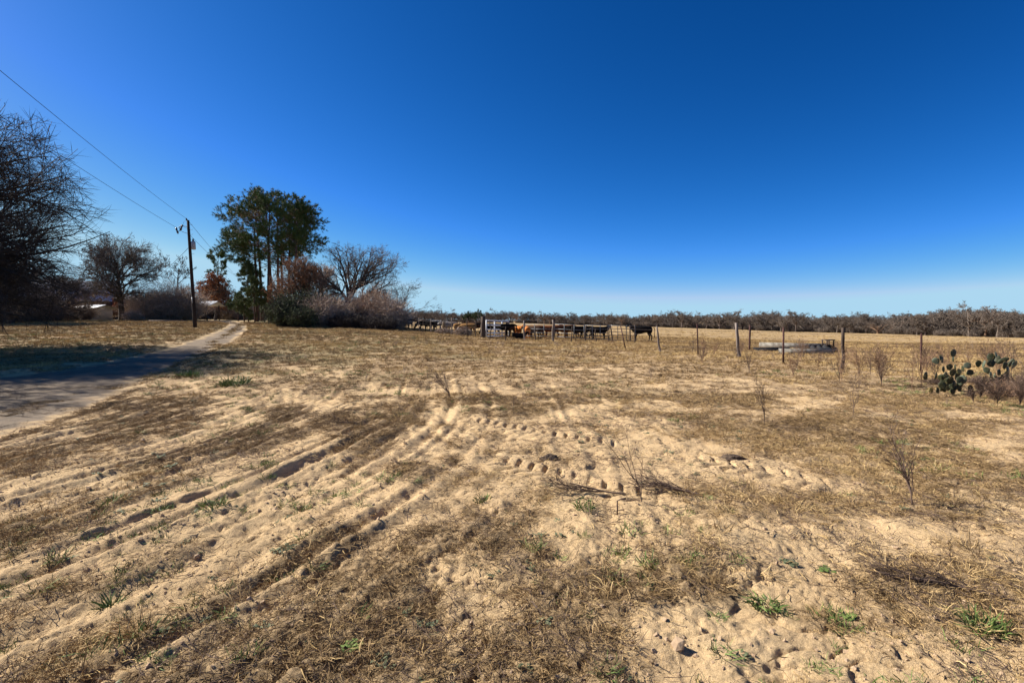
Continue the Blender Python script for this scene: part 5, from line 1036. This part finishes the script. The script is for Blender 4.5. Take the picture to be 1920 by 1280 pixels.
def cactus(name, px0, py0, padlist, label, Y0):
    X_, Y_ = at(px0, Y0); zb = gz(X_, Y_); root = ob(name, None, loc=(X_, Y_, zb), label=label, cat='cactus', group='prickly pear clumps beside the right fence'); rng = np.random.default_rng(int(px0))
    mx_ = sum(p[0] for p in padlist) / len(padlist); padlist = list(padlist) + [(mx_ + rng.uniform(-190, 190), rng.uniform(640, 850), 58, 66, rng.uniform(-40, 40), 'pad') for _ in range(16)]
    for (cx_, cy_, w_, h_, rot, mt) in padlist:
        px_ = 1720 + cx_ / 9.6; py_ = 640 + cy_ / 9.6; w_ *= 1.0 / 9.6; h_ *= 1.05 / 9.6; d = Y0 + rng.uniform(-.28, .28) + (.25 if cy_ < 400 else -.1); sc_ = d / F
        c = pt(px_, py_, d); H = 2 * h_ * sc_; yaw = rng.uniform(-.55, .55) if w_ > 4.5 else rng.choice([-1, 1]) * rng.uniform(.9, 1.25); wx = 2 * w_ * sc_ / .92 / (1 if w_ > 4.5 else .6)
        e = Euler((rng.uniform(-.3, .25), math.radians(rot), 0)); e = (Matrix.Rotation(yaw, 3, 'Z') @ e.to_matrix()); base = c - (e @ Vector((0, 0, H / 2)))
        k = rng.integers(0, 4); o = ob('pad', PADS[k], root, loc=base - root.location, rot=e.to_euler(), scale=(wx, max(H, .15), H)); 
        if mt != 'pad': o.material_slots[0].link = 'OBJECT'; o.material_slots[0].material = M[mt]; o['label'] = 'sunlit pad painted paler grey green' if mt == 'pad_grey' else 'yellowing pad'
        ob('spines', SPN[k % 3], o)
    return root
cactus('prickly_pear', 1785, 737, [(650, 215, 70, 72, 0, 'pad'), (645, 320, 38, 48, 5, 'pad'), (435, 310, 58, 72, 12, 'pad'), (335, 350, 58, 60, -35, 'pad_grey'), (150, 620, 76, 76, -40, 'pad'), (335, 625, 72, 46, -70, 'pad'), (580, 460, 58, 58, 0, 'pad'), (680, 465, 38, 56, 10, 'pad'),
    (470, 500, 48, 60, -15, 'pad'), (750, 540, 52, 48, 30, 'pad_yellow'), (820, 490, 34, 54, 20, 'pad'), (945, 560, 58, 56, 50, 'pad'), (500, 630, 55, 90, -15, 'pad_grey'), (640, 560, 60, 70, 5, 'pad'), (800, 700, 42, 92, 15, 'pad_grey'), (590, 700, 62, 74, 0, 'pad'), (480, 730, 50, 60, -30, 'pad'), (720, 620, 60, 75, 10, 'pad'),
    (640, 890, 75, 70, 0, 'pad'), (755, 840, 72, 56, 40, 'pad'), (540, 800, 70, 70, -20, 'pad'), (660, 780, 60, 80, 5, 'pad'), (245, 885, 66, 50, -60, 'pad_yellow'), (365, 885, 66, 36, 75, 'pad'), (960, 850, 74, 40, 75, 'pad'), (440, 640, 40, 50, -20, 'pad')],
    'left prickly pear clump with a single high pad, at the foot of the steel post', 11.3)
cactus('prickly_pear', 1885, 722, [(905, 435, 62, 55, -30, 'pad_grey'), (1100, 400, 58, 62, 0, 'pad'), (1195, 410, 42, 72, 10, 'pad_grey'), (1330, 290, 62, 78, -5, 'pad'), (1420, 240, 46, 58, 12, 'pad_grey'), (1432, 320, 30, 74, 10, 'pad'), (1330, 395, 76, 62, -20, 'pad'), (1540, 345, 50, 92, 55, 'pad'),
    (1580, 430, 58, 70, 10, 'pad'), (1685, 385, 24, 80, 25, 'pad'), (1745, 410, 62, 72, 25, 'pad_grey'), (1625, 500, 54, 66, 5, 'pad'), (1320, 600, 48, 62, 15, 'pad_grey'), (1600, 600, 54, 76, 0, 'pad'), (1385, 625, 26, 54, 20, 'pad_grey'), (1470, 700, 64, 70, 0, 'pad'), (1560, 720, 60, 70, 10, 'pad'), (1470, 560, 40, 60, -10, 'pad'), (1250, 520, 50, 60, -20, 'pad')],
    'right prickly pear clump with several raised pads near the right edge', 12.2)

# ------------------------------------------------------------------ dry weeds and scrub along the fence
def weed_bush(px_, py_, H, seed, label, m='stick', n=16, spread=40, name='dry_weed', cat='weed', r=.004, group=None, lean=(0, 0), tw=None, leaf=True, sub=(6, 5)):
    rng = np.random.default_rng(seed); X_, Y_ = gp(px_, py_); g = Geo(); P0 = np.array([[[0, 0, -.03], [lean[0] * .06, lean[1] * .06, H * .18], [lean[0] * .15, lean[1] * .15, H * .32]]]); R0 = np.array([[r * 1.5, r * 1.4, r]])
    g.tubes(P0, R0, 5); P1, R1 = spawn(P0, R0, n, rng, .25, 1, (8, spread), 2.2, 7, .10, .03, .8, .45, .25); P1[:, :, 0] += lean[0] * (P1[:, :, 2] / H) ** 2 * H * .4; g.tubes(P1, R1, 4)
    P2, R2 = spawn(P1, R1, sub[0], rng, .25, 1, (15, 45), .42, 4, .14, .03, .7, .5, .3); g.tubes(P2, np.maximum(R2, .0012), 3); P3, R3 = spawn(P2, R2, sub[1], rng, .25, 1, (15, 50), .45, 3, .16, .02, .7, .6, .3); g.ribbons(P3, R3 * 0 + (tw or .0013), rng)
    if leaf: g.leaves(P3[::3, -1], .012, rng, .8)
    return ob(name, g.mesh(name, M[m]), loc=(X_, Y_, gz(X_, Y_)), label=label, cat=cat, group=group)
for k, (px_, py_, W_, H_, lb) in enumerate([(1845, 722, .6, .22, 'low tangled brown bramble between the two prickly pears'), (1895, 745, .8, .34, 'wide tangled dark bramble under the right prickly pear'), (1762, 722, .4, .14, 'tiny bramble behind the foot of the left prickly pear'), (1945, 735, .9, .45, 'tangled bramble running out of the right edge')]):
    rng = np.random.default_rng(950 + k); X_, Y_ = gp(px_, py_); n = 260; st = np.stack([rng.normal(size=n) * W_ * .34, rng.normal(size=n) * .25, np.full(n, -.02)], 1); P = path(st, np.stack([rng.normal(size=n) * .5, rng.normal(size=n) * .5, np.ones(n)], 1), H_ * rng.uniform(.6, 1.5, n), 6, .28, 0, rng, -.25); P[:, :, 2] = np.maximum(P[:, :, 2], -.01)
    g = Geo(); g.tubes(P, np.full((n, 6), .003), 3); P2_, R2_ = spawn(P, np.full((n, 6), .002), 4, rng, .2, 1, (25, 70), .4, 4, .3, 0, .8, lmin=.08); g.ribbons(P2_, R2_ * 0 + .0022, rng); g.leaves(P2_[::2, -1], .02, rng, .8)
    ob('bramble', g.mesh('bramble', M['stick' if k != 1 else 'twig_warm']), loc=(X_, Y_, gz(X_, Y_)), label=lb, cat='bramble')
weed_bush(1711, 944, .66, 600, 'bare upright sapling with many thin forks on the sand at right', 'stick', 9, 34, 'bare_sapling', 'sapling', .0048, lean=(-.25, .1), tw=.0016, leaf=False)
weed_bush(1204, 945, .62, 601, 'single thin bare twig standing beside the tyre tracks', 'stick', 4, 22, 'bare_twig', 'twig', .0035, lean=(-.35, 0), leaf=False, sub=(3, 2))
weed_bush(1434, 800, .75, 602, 'small grey dead weed left of the dead grass patch', 'stick', 8, 22, r=.003, lean=(-.1, 0))
weed_bush(1600, 780, .7, 604, 'thin dry weed below the second fence post', 'stick', 7, 30, r=.003)
weed_bush(845, 745, .7, 607, 'arching dead weed above the long tread mark', 'stick', 10, 55, lean=(-.6, 0), r=.005)
for k in range(28):   # scrub between the fence posts
    t = rr.uniform(0, 1); px_ = 1235 + t * 690; base = np.interp(px_, [1235, 1310, 1386, 1469, 1581, 1727, 1920], [660, 668, 672, 682, 693, 698, 712]) + rr.uniform(-10, 30)
    weed_bush(px_, base, rr.uniform(.5, .95) * (1.2 if px_ > 1600 else 1.0), 620 + k, 'leafless dry weed standing along the wire fence', ['twig_warm', 'stick', 'stick', 'twig_warm'][k % 4], rr.randint(7, 15), 34, r=.0045, tw=.003, group='dry weeds along the wire fence', sub=(5, 4))
for k, (px_, py_, H, n_, lb) in enumerate([(1652, 722, .95, 22, 'tall seedy dead weed clump between the two right posts'), (1610, 715, .8, 16, 'dead weed clump just right of the wooden post'), (1838, 748, .42, 24, 'upright brown weed between the prickly pears'), (1870, 762, .45, 26, 'upright brown weed under the right prickly pear'), (1912, 765, .55, 28, 'upright weed at the right edge of the scene'), (1850, 700, 1.0, 18, 'tall dry weed with seed heads behind the prickly pears'), (1775, 700, .9, 12, 'thin dry weed behind the high cactus pad'), (1825, 756, .2, 12, 'low dark weed in front of the prickly pear'), (1945, 745, .8, 30, 'upright weed just outside the right prickly pear')]):
    weed_bush(px_, py_, H, 700 + k, lb, 'twig_warm' if k < 2 or k in (5, 6) else 'stick', n_, 50 if n_ > 25 else 32, name='dry_weed', cat='weed', r=.004, tw=.0028, sub=(7, 5))
# fallen dead branches in the foreground
def fallen(px_, py_, L_, ang, seed, label, n=14):
    rng = np.random.default_rng(seed); X_, Y_ = gp(px_, py_); a = math.radians(ang); g = Geo(); st = np.array([[0, 0, .015]]); P0 = path(st, np.array([[math.cos(a), math.sin(a), .05]]), np.array([L_ * .5]), 5, .08, 0, rng); R0 = np.array([[.008, .007, .006, .005, .004]])
    g.tubes(P0, R0, 6); P1, R1 = spawn(P0, R0, n, rng, .1, 1, (8, 45), 1.0, 7, .14, .0, .7, .35, .3); P1[:, :, 2] = np.abs(P1[:, :, 2]) * .55 + .01; g.tubes(P1, R1, 4)
    P2, R2 = spawn(P1, R1, 6, rng, .2, 1, (15, 45), .5, 5, .2, .0, .7, .4, .3); P2[:, :, 2] = np.abs(P2[:, :, 2]) * .8 + .008; g.tubes(P2, np.maximum(R2, .0014), 3); P3, R3 = spawn(P2, R2, 3, rng, .2, 1, (15, 45), .5, 4, .22, 0, .7, .6, .3); g.ribbons(P3, R3 * 0 + .0014, rng)
    ob('fallen_branch', g.mesh('fallen_branch', M['stick']), loc=(X_, Y_, gz(X_, Y_)), label=label, cat='branch')
fallen(1312, 935, .85, 150, 800, 'dead bushy branch lying right of the thin twig', 20)
fallen(1165, 932, .95, 172, 801, 'long dead branch lying flat below the tyre tracks', 9)
fallen(1900, 1120, 1.0, 150, 802, 'dead branch lying over the dry grass at the lower right', 14)
fallen(690, 800, .8, 170, 803, 'dead branch lying near the middle of the sand', 10)
# short forked stub, dung and a dug-up grass mound
X_, Y_ = gp(1157, 962); g = Geo(); g.tubes(np.array([[0, 0, -.02], [.003, 0, .06], [0, .0, .115], [.03, .0, .13], [.07, 0, .135]]), np.array([.007, .006, .006, .006, .009]), 6, cap=True); g.tubes(np.array([[0, 0, .035], [.03, 0, .04], [.055, 0, .045]]), np.array([.004, .003, .002]), 5)
ob('stub', g.mesh('stub', M['stick']), loc=(X_, Y_, gz(X_, Y_)), label='short forked dead stub sticking up in front of the thin twig', cat='twig')
def lump(px_, py_, sx, sy, sz, seed, m, name, label, cat):
    bm = bmesh.new(); bmesh.ops.create_icosphere(bm, subdivisions=4, radius=1); rng = np.random.default_rng(seed)
    co = np.array([v.co[:] for v in bm.verts]); n = fbm(co[:, 0] * 2.2 + seed, co[:, 1] * 2.2 + co[:, 2], seed, 4)
    for v, k in zip(bm.verts, n): v.co = v.co * (.65 + .7 * k); v.co = (v.co.x * sx, v.co.y * sy, max(v.co.z, -.3) * sz)
    me = bpy.data.meshes.new(name); bm.to_mesh(me); bm.free(); me.shade_smooth(); me.materials.append(M[m]); X_, Y_ = gp(px_, py_); ob(name, me, loc=(X_, Y_, gz(X_, Y_)), label=label, cat=cat)
lump(1372, 856, .15, .10, .045, 3, 'dung', 'dried_dung', 'flat dark dried cow pat at the end of the tread marks', 'dung')
lump(1030, 862, .10, .08, .05, 5, 'dung', 'earth_mound', 'small dark turned up clod of roots between the tread marks', 'clod')
def clump(px_, py_, seed, label, m='green', n=60, L=(.06, .16), up=(25, 80), w=.003, rad=.05, curl=.4, name='grass_tuft', cat='grass tuft'):
    rng = np.random.default_rng(seed); X_, Y_ = gp(px_, py_); ob(name, Geo().ribbons(*blades(n, L, rad, up, w, rng, curl, 5), rng=rng).mesh(name, M[m]), loc=(X_, Y_, gz(X_, Y_)), label=label, cat=cat)
clump(207, 1122, 1, 'spiky blue green grass tuft at the lower left', n=44, L=(.06, .13), up=(15, 65), w=.003, rad=.025, curl=.12)
clump(400, 955, 2, 'bright green grass tuft on the left sand ridge', n=70, L=(.05, .12), rad=.10)
clump(440, 722, 3, 'tallest fresh green grass clump beside the driveway shadow', n=220, L=(.12, .34), rad=.32, w=.006)
clump(357, 708, 4, 'fresh green grass clump at the driveway edge', n=160, L=(.10, .24), rad=.3, w=.006)
clump(1095, 955, 5, 'green grass tuft below the fallen branch', n=70, L=(.05, .12), rad=.08)
clump(1435, 1130, 6, 'green grass tuft on the bare sand at lower right', n=80, L=(.05, .11), rad=.07, up=(10, 50))
clump(1850, 1170, 7, 'green grass tuft at the edge of the lower right brush', n=90, L=(.06, .15), rad=.09)
clump(905, 940, 8, 'small green tuft left of the tread marks', n=60, L=(.05, .11), rad=.06)
clump(1000, 1035, 9, 'thin green tuft in the middle foreground', n=50, L=(.04, .10), rad=.06)
clump(1220, 1065, 10, 'green and tan tuft leaning in the central furrow', n=50, L=(.06, .13), rad=.05)
for k, (px_, py_, s, lb) in enumerate([(1553, 1065, 1.7, 'broad leaved bright green weed on the right sand'), (1590, 1150, 1.5, 'pale green spreading weed on the small ridge at right'), (545, 1040, 1.6, 'blue green leafy weed on the left sand'), (655, 1215, 1.4, 'round leaved green weed at the bottom left of centre'), (1480, 1052, 1.4, 'dull green weed left of the bright broad leaved one'), (520, 1037, 1.2, 'smaller blue green weed beside its twin'), (1700, 950, 1.4, 'green weed at the foot of the bare sapling'), (320, 880, 1.8, 'grey green weed near the driveway side of the sand')]):
    X_, Y_ = gp(px_, py_); g = rosette(np.random.default_rng(900 + k), 26, (.04, .085), .016); ob('leafy_weed', g.mesh('leafy_weed', M['green' if k in (0, 1, 3) else 'rosette']), loc=(X_, Y_, gz(X_, Y_)), scale=s * .42, label=lb, cat='weed')
